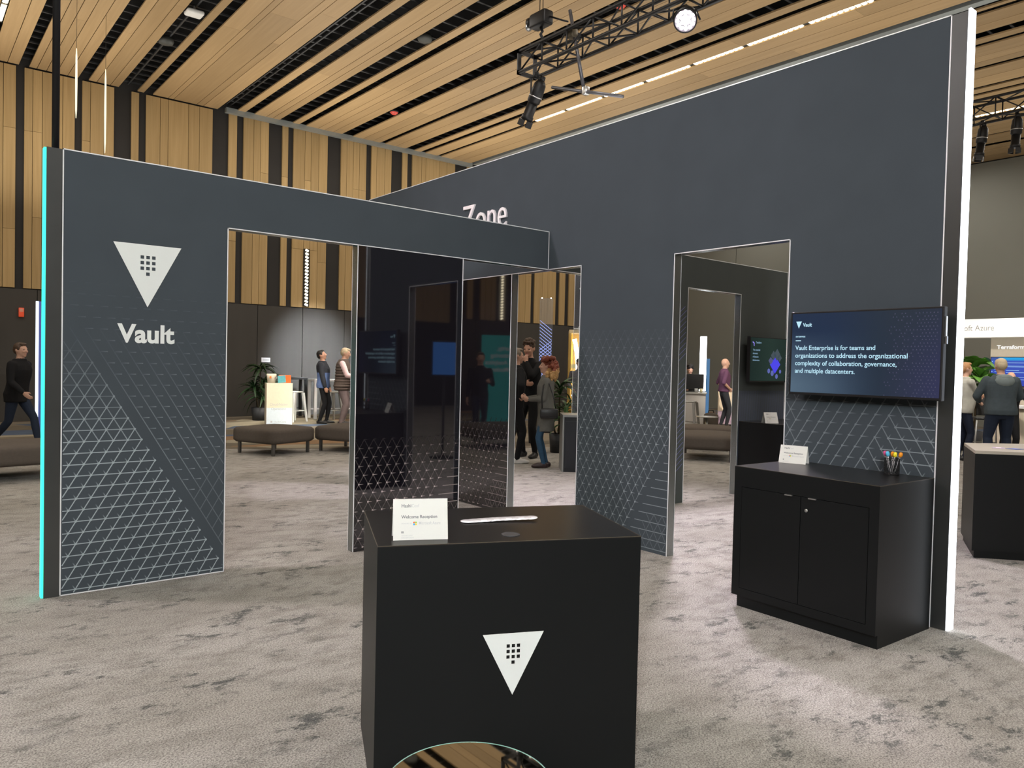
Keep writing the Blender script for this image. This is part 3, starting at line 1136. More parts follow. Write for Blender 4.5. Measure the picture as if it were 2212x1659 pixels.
cu_.build('screen_cubes', [emis('cube_blue', (0.06, 0.05, 0.85), 0.9), emis('cube_grey', (0.045, 0.07, 0.09), 0.9), emis('cube_dark', (0.08, 0.09, 0.20), 0.9)], TV2, fix=False)
sp_ = MB()
for cx, cz, r in ((0.50, 0.20, 0.035), (0.60, 0.13, 0.03), (0.68, 0.24, 0.024), (0.42, 0.25, 0.03)):
    sp_.add([(X0 + cx * TVW + r * math.cos(a * PI / 6), yz - 0.0006, cz * TVH + r * math.sin(a * PI / 6)) for a in range(12)], [tuple(range(12))])
sp_.build('screen_spheres', emis('sphere_blue', (0.10, 0.13, 0.42), 0.9), TV2, fix=False)


# ------------------------------------------------------------------ black cabinets
def cabinet(label, loc, rotz, doors=True, w=0.94, d=0.615, h=0.885, logo=False):
    t = thing('cabinet', label, 'cabinet', loc, rotz, 'black demo cabinets')
    body = MB()
    zb = 0.075
    if doors:
        f = -d / 2
        body.box(-w / 2, w / 2, f + 0.018, d / 2, zb, h - 0.004)
        body.box(-w / 2, -w / 2 + 0.055, f, f + 0.018, zb, h - 0.004)
        body.box(w / 2 - 0.055, w / 2, f, f + 0.018, zb, h - 0.004)
        body.box(-w / 2 + 0.055, w / 2 - 0.055, f, f + 0.018, zb, zb + 0.05)
        body.box(-w / 2 + 0.055, w / 2 - 0.055, f, f + 0.018, h - 0.125, h - 0.004)
        body.build('carcass', BLACK, t)
        z0, z1 = zb + 0.053, h - 0.128
        xm = 0.0
        for sx, (a, b_) in ((-1, (-w / 2 + 0.058, xm - 0.002)), (1, (xm + 0.002, w / 2 - 0.058))):
            dr = MB().box(a, b_, f - 0.001, f + 0.017, z0, z1).build('door', BLACK, t)
            hx = b_ - 0.075 if sx < 0 else a + 0.075
            MB().box(hx - 0.024, hx + 0.024, f - 0.014, f - 0.001, z1 - 0.004, z1 + 0.003).build('handle', CHROME, dr)['label'] = 'chrome tab pull'
            if sx > 0:
                MB().cyl((a + 0.035, f - 0.005, z1 - 0.075), (a + 0.035, f, z1 - 0.075), 0.010).build('lock', CHROME, dr)
        MB().box(-w / 2 + 0.025, w / 2, f + 0.025, d / 2, 0, zb).build('plinth', BLACK, t)
    else:
        body.box(-w / 2, w / 2, -d / 2, d / 2 - 0.02, 0.0, h - 0.004)
        body.build('carcass', BLACK, t)
        for a, b_ in ((-w / 2 + 0.01, -0.002), (0.002, w / 2 - 0.01)):
            MB().box(a, b_, d / 2 - 0.02, d / 2, 0.07, h - 0.06).build('door', BLACK, t)
    top = MB()
    zt = h - 0.004
    top.box(-w / 2, w / 2, -d / 2, d / 2 + (0 if doors else 0), zt, h)
    top.build('worktop', BLACKTOP, t)
    ed = MB()
    ed.box(-w / 2, w / 2, -d / 2 - 0.0006, -d / 2 + 0.0016, h - 0.0016, h + 0.0006)
    ed.box(-w / 2 - 0.0006, -w / 2 + 0.0016, -d / 2, d / 2, h - 0.0016, h + 0.0006)
    ed.box(w / 2 - 0.0016, w / 2 + 0.0006, -d / 2, d / 2, h - 0.0016, h + 0.0006)
    ed.build('edge_banding', mat('edge_banding_brown', (0.075, 0.062, 0.045), 0.4), t)
    return t


CAB = cabinet('two-door black cabinet with chrome pulls beneath the Vault Enterprise television', (4.450, 2.375, 0), -PI / 2 - 0.035, True, 0.935, 0.625, 0.892)
CNT = cabinet('black counter with white triangle logo on its front, nearest the viewer', (1.813, 2.326, 0), math.radians(-24), False, 0.952, 0.625, 0.885)
triangle_logo(CNT, -0.110, 0.111, 0.562, 0.344, -0.3125 - 0.0005, WHITE_VINYL, BLACK)
gm = MB().lathe([(0.0, 0.002), (0.026, 0.002), (0.032, 0.0035), (0.034, 0.0)], 28)
gm.build('grommet', mat('grommet_grey', (0.045, 0.045, 0.047), 0.5), CNT, (0.009, -0.212, 0.885))
FARCAB = cabinet('black cabinet under the blue cube television, seen through the doorway', (8.36, 5.075, 0), 0)
SIDECAB_T = thing('cabinet', 'angled black cabinet with pale top right of the glowing white strip', 'cabinet', (7.3, 2.4, 0), 0, 'black demo cabinets')
poly = [(-0.42, 0.045), (-0.30, 0.42), (0.52, 0.55), (0.9, -0.05), (0.42, -0.80), (0.02, -0.42)]
poly = [(6.885 - 7.3, 2.444 - 2.4), (7.575 - 7.3, 2.783 - 2.4), (8.15 - 7.3, 2.35 - 2.4), (7.75 - 7.3, 1.60 - 2.4), (7.178 - 7.3, 2.10 - 2.4)]
cx_ = sum(p[0] for p in poly) / 5
cy_ = sum(p[1] for p in poly) / 5
MB().prism([(cx_ + (x - cx_) * 0.96, cy_ + (y - cy_) * 0.96) for x, y in poly], 0.0, 0.06).build('plinth', BLACK, SIDECAB_T)
MB().prism(poly, 0.06, 0.86).build('carcass', BLACK, SIDECAB_T)
MB().prism(poly, 0.86, 0.885).build('worktop', mat('pale_laminate_top', (0.42, 0.38, 0.31), 0.35), SIDECAB_T)
SIDECAB = SIDECAB_T


# ------------------------------------------------------------------ tent cards
GREYINK = mat('grey_ink', (0.16, 0.17, 0.18), 0.6)
PALEINK = mat('pale_ink', (0.50, 0.51, 0.52), 0.6)
SQ = [mat('ink_red', (0.72, 0.16, 0.06), 0.6), mat('ink_green', (0.32, 0.55, 0.06), 0.6), mat('ink_blue', (0.03, 0.35, 0.72), 0.6), mat('ink_yellow', (0.85, 0.58, 0.04), 0.6)]


def tent_card(label, loc, rotz, w=0.19, h=0.137, d=0.075):
    t = thing('tent_card', label, 'tent card', loc, rotz, 'welcome reception tent cards')
    th = 0.0012
    mb = MB()
    for s in (-1, 1):
        a, b_ = Vector((0, s * d / 2, 0)), Vector((0, 0, h))
        n = Vector((0, s * h, d / 2)).normalized() * th
        vs = [a + Vector((-w / 2, 0, 0)), a + Vector((w / 2, 0, 0)), b_ + Vector((w / 2, 0, 0)), b_ + Vector((-w / 2, 0, 0))]
        vs += [v - n for v in vs]
        mb.add(vs, [(0, 1, 2, 3), (7, 6, 5, 4), (0, 4, 5, 1), (1, 5, 6, 2), (2, 6, 7, 3), (3, 7, 4, 0)])
    mb.build('card', WHITE_CARD, t)
    up = Vector((0, d / 2, h)).normalized()
    L_ = math.hypot(d / 2, h)
    nrm = Vector((0, -h, d / 2)).normalized()

    def at(u, v):
        p = Vector((-w / 2 + u * w, -d / 2, 0)) + up * (v * L_) + nrm * 0.0004
        return p
    R_ = (1, 0, 0)
    text('Hashi', 0.0165, GREYINK, t, at(0.15, 0.79), R_, up, width=0.033, bold=0.0003, depth=0.0001)
    text('Conf', 0.0165, PALEINK, t, at(0.335, 0.79), R_, up, width=0.026, depth=0.0001)
    text('Welcome Reception', 0.0150, GREYINK, t, at(0.15, 0.525), R_, up, width=0.125, bold=0.0003, depth=0.0001)
    text('SPONSORED BY', 0.006, PALEINK, t, at(0.15, 0.385), R_, up, width=0.036, depth=0.0001)
    text('Microsoft Azure', 0.0150, PALEINK, t, at(0.465, 0.370), R_, up, width=0.075, bold=0.0001, depth=0.0001)
    mb = MB()
    s = 0.0058
    for k, (i, r) in enumerate(((0, 1), (1, 1), (0, 0), (1, 0))):
        p = at(0.365, 0.355) + Vector((i * (s + 0.0007), 0, 0)) + up * (r * (s + 0.0007))
        q = Vector((s, 0, 0))
        mb.add([p, p + q, p + q + up * s, p + up * s], [(0, 1, 2, 3)], k)
    mb.build('four_square_mark', SQ, t, fix=False)
    mb = MB()
    p = at(0.15, 0.165)
    for i in (0, 1):
        mb.add([p + Vector((i * 0.004, 0, 0)), p + Vector((i * 0.004 + 0.003, 0, 0)), p + Vector((i * 0.004 + 0.003, 0, 0)) + up * 0.007, p + Vector((i * 0.004, 0, 0)) + up * 0.007], [(0, 1, 2, 3)])
    mb.build('small_mark', GREYINK, t, fix=False)
    text('HASHICONF', 0.006, PALEINK, t, at(0.15, 0.095), R_, up, width=0.038, depth=0.0001)
    text('RECEPTION', 0.006, PALEINK, t, at(0.15, 0.045), R_, up, width=0.042, depth=0.0001)
    return t


_c, _s = math.cos(math.radians(-24)), math.sin(math.radians(-24))


def cnt(x, y, z=0.8856):
    return (1.813 + x * _c - y * _s, 2.326 + x * _s + y * _c, z)


tent_card('white folded welcome reception card on the near counter', cnt(-0.320, -0.205), math.radians(-27))
tent_card('white folded welcome reception card on the cabinet under the large television', (4.64, 2.735, 0.8926), math.radians(-76), 0.175, 0.115, 0.085)
tent_card('white folded card on the far cabinet, seen through the doorway', (8.02, 5.05, 0.8856), math.radians(-22), 0.18, 0.125, 0.085)

# ------------------------------------------------------------------ sliding row of round badges on the counter
PLASTIC = mat('clear_sleeve_white', (0.70, 0.69, 0.72), 0.22, var=0.15, scale=30)
PLASTIC2 = mat('clear_sleeve_shine', (0.86, 0.86, 0.90), 0.15, var=0.1)
for i in range(11):
    u = i / 10
    x = -0.100 + 0.255 * u
    yv = 0.028 + 0.008 * math.sin(u * 3)
    o = MB()
    o.lathe([(0.0, 0.0), (0.027, 0.0), (0.0285, 0.001), (0.027, 0.002), (0.0, 0.002)], 24)
    badge = o.build('badge_disc', PLASTIC if i % 2 else PLASTIC2, None, cnt(x, yv, 0.8875 + 0.0006 * i), 0)
    badge.rotation_euler = (math.radians(1), math.radians(-4 if i else 0), 0)
    tag(badge, 'white sleeved disc on the near counter, ' + ('leftmost', 'second from the left', 'third from the left', 'fourth from the left', 'fifth from the left', 'the middle one', 'fifth from the right', 'fourth from the right', 'third from the right', 'second from the right', 'rightmost')[i] + ' of the fanned row', 'badge', 'fanned white discs on the counter')


# ------------------------------------------------------------------ mesh pen cups
def pen_cup(label, loc, rotz=0.0):
    t = thing('pen_cup', label, 'pen cup', loc, rotz, 'black mesh pen cups')
    mb = MB()
    r, h = 0.042, 0.10
    mb.lathe([(0.0, 0.0), (r, 0.0), (r, 0.004), (0.0, 0.004)], 24)
    for z in (0.008, h):
        mb.tube([(r * math.cos(a * PI / 12), r * math.sin(a * PI / 12), z) for a in range(25)], 0.0022, 6)
    n = 26
    for s in (-1, 1):
        for k in range(n):
            a0 = 2 * PI * k / n
            mb.tube([(r * math.cos(a0 + s * q * 0.5), r * math.sin(a0 + s * q * 0.5), 0.004 + q * (h - 0.004)) for q in (0, 0.5, 1)], 0.0013, 4, caps=False)
    mb.build('mesh_cup', METAL_BLACK, t)
    return t


def lollipop_pens(base, n, grp):
    cols = [('pink', (0.75, 0.10, 0.30)), ('light blue', (0.10, 0.50, 0.78)), ('orange', (0.90, 0.32, 0.02)), ('yellow', (0.88, 0.75, 0.04)), ('orange', (0.92, 0.36, 0.03))]
    where = ['leaning furthest left', 'second from the left', 'left of the yellow one', 'in the middle right', 'leaning furthest right']
    for i in range(n):
        nm, c = cols[i]
        lean = (i - (n - 1) / 2) * 0.011
        x0, x1 = lean * 0.5, lean * 1.9
        yj = (0.008, -0.010, 0.006, -0.012, 0.009)[i]
        t = thing('marker_pen', f'{nm} capped pen {where[i]} in the mesh cup {grp}', 'pen', base, -PI / 2, 'pens in ' + grp)
        p0, p1 = Vector((x0, yj * 0.4, 0.006)), Vector((x1, yj, 0.112))
        MB().tube([p0, p1], 0.0042, 8).build('barrel', mat('pen_barrel', (0.55, 0.55, 0.56), 0.3), t)
        d = (p1 - p0).normalized()
        MB().tube([p1 - d * 0.004, p1 + d * 0.004, p1 + d * 0.014, p1 + d * 0.024, p1 + d * 0.027], [0.006, 0.0105, 0.0115, 0.009, 0.003], 12).build('cap', mat('pen_' + nm.replace(' ', '_'), c, 0.4), t)


pen_cup('black wire mesh cup of bright pens on the cabinet under the large television', (4.66, 2.105, 0.8926))
lollipop_pens((4.66, 2.105, 0.8926), 5, 'under the large television')
pen_cup('black wire mesh pen cup on the far cabinet, seen through the doorway', (8.56, 5.10, 0.8856))
for i, (nm, c) in enumerate((('green', (0.15, 0.5, 0.1)), ('orange', (0.9, 0.32, 0.02)), ('red', (0.7, 0.06, 0.05)))):
    t = thing('marker_pen', f'{nm} capped pen in the mesh cup on the far cabinet', 'pen', (8.56, 5.10, 0.8856), 0, 'pens on the far cabinet')
    MB().tube([((i - 1) * 0.008, 0, 0.006), ((i - 1) * 0.022, 0.005, 0.112)], 0.0042, 8).build('barrel', mat('pen_barrel', (0.55, 0.55, 0.56), 0.3), t)
    MB().ell(((i - 1) * 0.0225, 0.005, 0.118), (0.011, 0.011, 0.014), 10, 6).build('cap', mat('penb_' + nm, c, 0.4), t)

# ------------------------------------------------------------------ round mirror-topped side table in the foreground
RT = thing('side_table', 'small round table with mirrored glass top at the bottom edge', 'side table', (0.853, 1.155, 0))
MIRROR = mat('tinted_mirror', (0.36, 0.34, 0.30), 0.02, 1.0, var=0.01)
GLASSEDGE = mat('green_glass_edge', (0.30, 0.55, 0.48), 0.12, 0.0, var=0.05, spec=0.8, trans=0.25)
TZ, TR = 0.70, 0.162
MB().lathe([(0.0, TZ - 0.0055), (TR - 0.0031, TZ - 0.0055), (TR - 0.0031, TZ - 0.0005), (0.0, TZ - 0.0005)], 96, smooth=False).build('table_top', MIRROR, RT)
MB().lathe([(TR - 0.003, TZ - 0.008), (TR - 0.0005, TZ - 0.008), (TR, TZ - 0.004), (TR - 0.0005, TZ), (TR - 0.003, TZ), (TR - 0.003, TZ - 0.008)], 96).build('glass_rim', GLASSEDGE, RT)
MB().lathe([(0.0, TZ - 0.02), (0.08, TZ - 0.02), (0.08, TZ - 0.0056), (0.0, TZ - 0.0056)], 32).build('top_plate', METAL_BLACK, RT)
MB().lathe([(0.018, 0.012), (0.018, TZ - 0.02)], 20).build('column', METAL_BLACK, RT)
MB().lathe([(0.0, 0.0), (0.13, 0.0), (0.13, 0.008), (0.03, 0.014), (0.0, 0.014)], 40).build('base', METAL_BLACK, RT)

# ------------------------------------------------------------------ linear ceiling lights
CELL = emis('led_cell_warm', (1.0, 0.86, 0.58), 7.0)


def ceiling_line(label, x, y0, y1, w=0.085, z=RZ):
    t = thing('linear_ceiling_light', label, 'ceiling light', (x, (y0 + y1) / 2, z), 0, 'linear ceiling lights')
    L_ = (y1 - y0) / 2
    hb = MB()
    hb.box(-w / 2 - 0.012, w / 2 + 0.012, -L_, L_, 0.02, 0.06)
    hb.build('housing', METAL_BLACK, t)
    mb = MB()
    n = int((y1 - y0) / 0.105)
    for i in range(n):
        yc = -L_ + (i + 0.5) * (2 * L_ / n)
        if i % 12 == 11:
            continue
        mb.add([(-w / 2, yc - 0.045, 0.018), (w / 2, yc - 0.045, 0.018), (w / 2, yc + 0.045, 0.018), (-w / 2, yc + 0.045, 0.018),
                (-w * 0.3, yc - 0.022, -0.004), (w * 0.3, yc - 0.022, -0.004), (w * 0.3, yc + 0.022, -0.004), (-w * 0.3, yc + 0.022, -0.004)],
               [(4, 7, 6, 5), (0, 4, 5, 1), (1, 5, 6, 2), (2, 6, 7, 3), (3, 7, 4, 0), (0, 1, 2, 3)])
    tag(mb.build('lens_cells', CELL, t), kind='stuff')
    return t


ceiling_line('long glowing line of light cells in the ceiling above the tall wall', 12.75, 0.0, 15.0)
ceiling_line('glowing line of light cells at the top left of the ceiling', 1.52, 4.0, 17.45)
ceiling_line('glowing line of light cells behind the right-hand truss', 20.29, 0.0, 7.6)

# vertical wall lights on the back wall
for i, (x, z0, z1, lab) in enumerate(((8.70, 2.96, 4.52, 'vertical strip of light cells on the plank wall, seen through the wide opening'),
                                      (-5.9, 2.96, 5.6, 'vertical strip of light cells on the plank wall, left of the frame, nearer one'),
                                      (-6.9, 2.96, 6.4, 'vertical strip of light cells on the plank wall, left of the frame, farther one'))):
    t = thing('wall_light', lab, 'wall light', (x, RY1 - 0.05, z0), 0, 'vertical wall lights')
    MB().box(-0.085, 0.085, -0.04, 0.0, 0, z1 - z0).build('housing', METAL_BLACK, t)
    mb = MB()
    n = int((z1 - z0) / 0.088)
    for k in range(n):
        zc = (k + 0.5) * (z1 - z0) / n
        mb.obox((0, -0.05, zc), (0.085, 0.02, 0.048), Matrix.Rotation(0.45, 3, 'Y'))
    tag(mb.build('lens_cells', CELL, t), kind='stuff')

# slender pendant tubes at the far left
PEND = emis('pendant_glow', (1.0, 0.88, 0.58), 1.5)
for (x, y, z0, z1, lab) in ((2.40, 14.95, 5.54, 6.72, 'slender glowing pendant tube, the left of two by the black pole'), (3.0, 15.75, 5.22, 6.75, 'slender glowing pendant tube, the right of two by the black pole')):
    t = thing('pendant_light', lab, 'pendant light', (x, y, z0), 0, 'slender pendant tubes')
    h = z1 - z0
    MB().tube([(0, 0, 0), (0, 0, h * 0.12), (0, 0, h * 0.5), (0, 0, h * 0.88), (0, 0, h)], [0.005, 0.014, 0.018, 0.014, 0.005], 12).build('glass_tube', PEND, t)
    MB().cyl((0, 0, h), (0, 0, RZ - z0 + 0.0), 0.003, seg=6).build('cable', METAL_BLACK, t)

# small fittings in the ceiling gaps
SPW = mat('white_plastic', (0.80, 0.79, 0.75), 0.4)
t = thing('ceiling_speaker', 'white rounded box fixed in a ceiling gap at upper left', 'speaker', (4.22, 14.62, RZ + 0.0))
mb = MB().rbox(-0.15, 0.15, -0.13, 0.13, -0.03, 0.05, 0.035, 4)
mb.build('housing', SPW, t)
MB().cyl((0, 0, 0.05), (0, 0, 0.14), 0.02).build('stem', SPW, t)
REDG = emis('red_glass', (0.85, 0.07, 0.04), 0.75)
for (x, y, lab) in ((9.70, 16.9, 'red round lamp in the ceiling gap above the low wall'), (9.72, 9.26, 'red round lamp in the ceiling gap above the truss')):
    t = thing('ceiling_lamp', lab, 'ceiling lamp', (x, y, RZ), 0, 'red ceiling lamps')
    MB().lathe([(0.0, -0.05), (0.06, -0.045), (0.095, -0.01), (0.10, 0.03), (0.0, 0.03)], 20).build('lens', REDG, t)
    MB().lathe([(0.104, 0.0), (0.115, 0.0), (0.115, 0.05), (0.03, 0.09), (0.03, 0.16), (0.0, 0.16)], 20).build('housing', METAL_BLACK, t)
for (x, y, lab) in ((8.0, 12.8, 'dark round loudspeaker in a ceiling gap near the truss'), (4.2, 16.4, 'dark round loudspeaker in a ceiling gap above the pole')):
    t = thing('ceiling_speaker', lab, 'speaker', (x, y, RZ + 0.03), 0, 'round speakers in the ceiling gaps')
    MB().lathe([(0.0, -0.03), (0.13, -0.02), (0.15, 0.03), (0.12, 0.10), (0.0, 0.11)], 28).build('cone', mat('speaker_grey', (0.06, 0.062, 0.055), 0.6), t)


# ------------------------------------------------------------------ trusses and stage lamps
def truss(label, loc, L_, s=0.30):
    """square box truss along -Y from loc; local y from 0 to -L_"""
    t = thing('lighting_truss', label, 'truss', loc, 0, 'black lighting trusses')
    for x in (0, s):
        for z in (0, s):
            MB().cyl((x, 0, z), (x, -L_, z), 0.027, seg=10).build('chord', METAL_BLACK, t)
    n = int(L_ / 0.5)
    br = MB()
    for i in range(n + 1):
        y = -min(L_, i * 0.5)
        for a, b_ in (((0, y, 0), (s, y, 0)), ((0, y, s), (s, y, s)), ((0, y, 0), (0, y, s)), ((s, y, 0), (s, y, s))):
            br.cyl(a, b_, 0.013, seg=6)
        if i < n:
            y2 = -min(L_, (i + 1) * 0.5)
            k = i % 2
            br.cyl((0, y, s * k), (0, y2, s * (1 - k)), 0.013, seg=6)
            br.cyl((s, y, s * (1 - k)), (s, y2, s * k), 0.013, seg=6)
            br.cyl((s * k, y, s), (s * (1 - k), y2, s), 0.013, seg=6)
            br.cyl((s * (1 - k), y, 0), (s * k, y2, 0), 0.013, seg=6)
    tag(br.build('bracing', METAL_BLACK, t), kind='stuff')
    return t


TRS = truss('black box truss hanging under the plank ceiling, upper middle', (7.0, 8.64, 5.72), 7.0)
e_ = MB()
for x0, z0, x1, z1 in ((-0.03, -0.03, 0.33, 0.03), (-0.03, 0.27, 0.33, 0.33), (-0.03, -0.03, 0.03, 0.33), (0.27, -0.03, 0.33, 0.33)):
    e_.box(x0, x1, -0.012, 0.012, z0, z1)
e_.build('end_plate', METAL_BLACK, TRS)
TRS2 = truss('black box truss on the right, behind the glowing white strip', (16.4, 8.2, 6.50), 9.0, 0.36)
for x, y, z, zt, lab in ((7.15, 8.35, 6.30, RZ, 'chain hoist at the near end of the upper truss'),):
    t = thing('chain_hoist', lab, 'hoist', (x, y, z))
    MB().rbox(-0.09, 0.09, -0.17, 0.17, 0.02, 0.22, 0.03, 3).build('motor', METAL_BLACK, t)
    MB().cyl((0, 0.17, 0.14), (0, 0.27, 0.17), 0.075, 0.065).build('motor_cap', METAL_BLACK, t)
    MB().lathe([(0.0, 0), (0.052, 0), (0.058, 0.004), (0.058, 0.012), (0.0, 0.012)], 18).build('cap_ring', CHROME, t, (0, 0.28, 0.11)).rotation_euler = (PI / 2 + 0.3, 0, 0)
    for s in (-0.03, 0.03):
        MB().cyl((s, 0, 0.22), (s * 0.6, 0, zt - z), 0.006, seg=6).build('chain', METAL_BLACK, t)
    MB().tube([(0, 0, 0.02), (0.02, -0.01, -0.04), (-0.02, -0.02, -0.09), (0.03, -0.01, -0.15), (0.0, 0, -0.28)], 0.022, 8).build('sling', METAL_BLACK, t)
    MB().tube([(0.02, -0.17, 0.12), (0.05, -0.34, 0.03), (0.06, -0.5, -0.05)], 0.012, 8).build('cable', METAL_BLACK, t)
MB_GREY = mat('grey_pipe', (0.13, 0.13, 0.145), 0.35, 0.6)
t = thing('pipe_hanger', 'grey drop pipe with cross bar under the upper truss', 'pipe', (7.1, 7.4, 5.15))
MB().cyl((0.05, 0.35, 1.20), (0, -0.02, 0.0), 0.024).build('drop_pipe', MB_GREY, t)
MB().cyl((0, 0.62, 0.22), (0, -0.72, -0.25), 0.022).build('cross_bar', MB_GREY, t)
MB().rbox(-0.04, 0.04, -0.085, -0.015, -0.06, 0.05, 0.008, 2).build('clamp', CHROME, t)
MB().rbox(-0.05, 0.06, 0.19, 0.31, 0.78, 0.90, 0.01, 2).build('truss_clamp', mat('clamp_bronze', (0.10, 0.085, 0.06), 0.4, 0.6), t)


def ellipsoidal(label, loc, aim, group='ellipsoidal stage lamps'):
    """profile spot: yoke, body, barrel, lens; hangs from loc, points along aim"""
    t = thing('stage_lamp', label, 'stage lamp', loc, 0, group)
    d = Vector(aim).normalized()
    q = d.to_track_quat('Z', 'X').to_matrix().to_4x4()
    parts = {
        'lamp_body': MB().lathe([(0.0, -0.20), (0.055, -0.20), (0.085, -0.15), (0.095, -0.04), (0.095, 0.10), (0.072, 0.13), (0.0, 0.13)], 16),
        'barrel': MB().lathe([(0.0, 0.131), (0.075, 0.131), (0.075, 0.30), (0.088, 0.31), (0.088, 0.37), (0.07, 0.37), (0.0, 0.352)], 16),
        'cooling_fin': MB().lathe([(0.0, -0.27), (0.04, -0.265), (0.045, -0.201), (0.0, -0.201)], 12),
    }
    band = MB().lathe([(0.0965, 0.02), (0.0995, 0.02), (0.0995, 0.035), (0.0965, 0.035), (0.0965, 0.02)], 18)
    off = Vector((0, 0, -0.26))
    for n_, m_ in list(parts.items()) + [('clamp_band', band)]:
        o = m_.build(n_, CHROME if n_ == 'clamp_band' else METAL_BLACK, t)
        o.matrix_basis = Matrix.Translation(off) @ q
    sh = MB()
    for a in range(4):
        sh.obox((0.085 * math.cos(a * PI / 2), 0.085 * math.sin(a * PI / 2), 0.42), (0.01 if a % 2 == 0 else 0.12, 0.12 if a % 2 == 0 else 0.01, 0.09))
    o = sh.build('shutter', METAL_BLACK, t)
    o.matrix_basis = Matrix.Translation(off) @ q
    yk = MB()
    side = d.cross(Vector((0, 0, 1))).normalized() if abs(d.z) < 0.99 else Vector((1, 0, 0))
    yk.tube([off + side * 0.115, off + side * 0.115 + Vector((0, 0, 0.2)), Vector((0, 0, -0.02)) + side * 0.03, Vector((0, 0, -0.02)) - side * 0.03, off - side * 0.115 + Vector((0, 0, 0.2)), off - side * 0.115], 0.012, 8)
    yk.build('yoke', METAL_BLACK, t)
    MB().rbox(-0.03, 0.03, -0.03, 0.03, -0.03, 0.06, 0.008, 2).build('hook_clamp', METAL_BLACK, t)
    MB().tube([(0.03, 0.0, 0.04), (0.12, 0.02, -0.08), (0.07, 0.0, -0.22), off - d * 0.2], 0.006, 6).build('power_cable', METAL_BLACK, t)
    return t


ellipsoidal('black stage lamp hanging at the near end of the upper truss, tilted to the left', (7.15, 8.42, 5.64), (-0.05, 0.34, -0.62))
ellipsoidal('black stage lamp pointing down on the right-hand truss, beside the white strip', (16.5, 5.95, 6.42), (-0.05, 0.10, -1.0))
ellipsoidal('black stage lamp pointing down on the right-hand truss, at the frame edge', (16.5, 5.36, 6.46), (0.03, 0.06, -1.0))
t = thing('par_can', 'lit LED stage lamp with white-pink cluster on the upper truss', 'stage lamp', (7.10, 5.72, 5.70))
aim = Vector((-0.62, -0.42, -0.60)).normalized()
q = aim.to_track_quat('Z', 'X').to_matrix().to_4x4()
o = MB().lathe([(0.0, -0.16), (0.08, -0.15), (0.125, -0.05), (0.135, 0.11), (0.12, 0.11), (0.12, 0.075), (0.0, 0.075)], 28).build('can', METAL_BLACK, t)
o.matrix_basis = Matrix.Translation((0, 0, -0.15)) @ q
PARL = emis('par_led', (1.0, 0.86, 0.98), 40.0)
for r, n in ((0.0, 1), (0.045, 6), (0.09, 12)):
    for k in range(n):
        a = 2 * PI * k / n
        o = MB().lathe([(0.0, 0.095), (0.014, 0.090), (0.022, 0.078), (0.022, 0.0755), (0.0, 0.0755)], 10).build('led_lens', PARL, t)
        o.matrix_basis = Matrix.Translation((0, 0, -0.15)) @ q @ Matrix.Translation((r * math.cos(a), r * math.sin(a), 0))
MB().tube([(0.13, -0.1, -0.16), (0.13, -0.05, -0.05), (0, 0, 0.0), (-0.1, 0.1, -0.05), (-0.1, 0.12, -0.16)], 0.012, 8).build('yoke', METAL_BLACK, t)

# ------------------------------------------------------------------ upholstered benches
BENCHM = mat('taupe_upholstery', (0.105, 0.088, 0.074), 0.9, var=0.12, scale=30, bump=0.15, bscale=600, spec=0.15)
LEGM = mat('bench_leg_metal', (0.16, 0.155, 0.15), 0.35, 0.7)


def cushion(mb, w, d, z0, z1, bulge=0.03, n=10):
    """box cushion with a domed top and soft edges"""
    bm = bmesh.new()
    bmesh.ops.create_cube(bm, size=1.0)
    bmesh.ops.subdivide_edges(bm, edges=list(bm.edges), cuts=6, use_grid_fill=True)
    for v in bm.verts:
        x, y, z = v.co.x * 2, v.co.y * 2, v.co.z * 2
        k = 1 - 0.05 * max(0, (abs(x) ** 6 + abs(y) ** 6) / 2)
        ez = 0.93 + 0.07 * math.sqrt(max(0, 1 - max(0, abs(z) - 0.6) ** 2 / 0.16)) if abs(z) > 0.6 else 1.0
        X = x * w / 2 * (1 - 0.045 * abs(y) ** 8) * ez
        Y = y * d / 2 * (1 - 0.045 * abs(x) ** 8) * ez
        dome = bulge * (1 - x * x) ** 0.6 * (1 - y * y) ** 0.6 if z > 0.9 else 0.0
        v.co = (X, Y, z0 + (z + 1) / 2 * (z1 - z0) + dome)
    bm.verts.index_update()
    mb.add([v.co[:] for v in bm.verts], [[v.index for v in f.verts] for f in bm.faces], 0, True)
    bm.free()


def bench(label, x, y, rot, w=0.90, d=0.90):
    t = thing('bench', label, 'bench', (x, y, 0), rot, 'taupe square lounge benches')
    mb = MB()
    cushion(mb, w, d, 0.185, 0.415)
    mb.build('cushion', BENCHM, t)
    for sx in (-1, 1):
        for sy in (-1, 1):
            MB().box(sx * (w / 2 - 0.09) - 0.02, sx * (w / 2 - 0.09) + 0.02, sy * (d / 2 - 0.09) - 0.02, sy * (d / 2 - 0.09) + 0.02, 0, 0.19).build('leg', LEGM, t)
    return t


bench('taupe square bench seen corner-on through the wide opening, left one', 4.76, 11.93, math.radians(22), 0.92, 0.92)
bench('taupe square bench half hidden behind the black glossy panel', 6.02, 11.68, math.radians(30), 0.92, 0.92)
bench('taupe square bench at the left edge of the frame', 1.02, 10.95, math.radians(8), 1.3, 1.0)
bench('taupe square bench seen through the right-hand doorway', 10.75, 7.95, math.radians(35), 1.25, 0.95)
bench('pale taupe bench behind the first one in the right-hand doorway', 12.0, 8.9, math.radians(35), 1.0, 0.95)

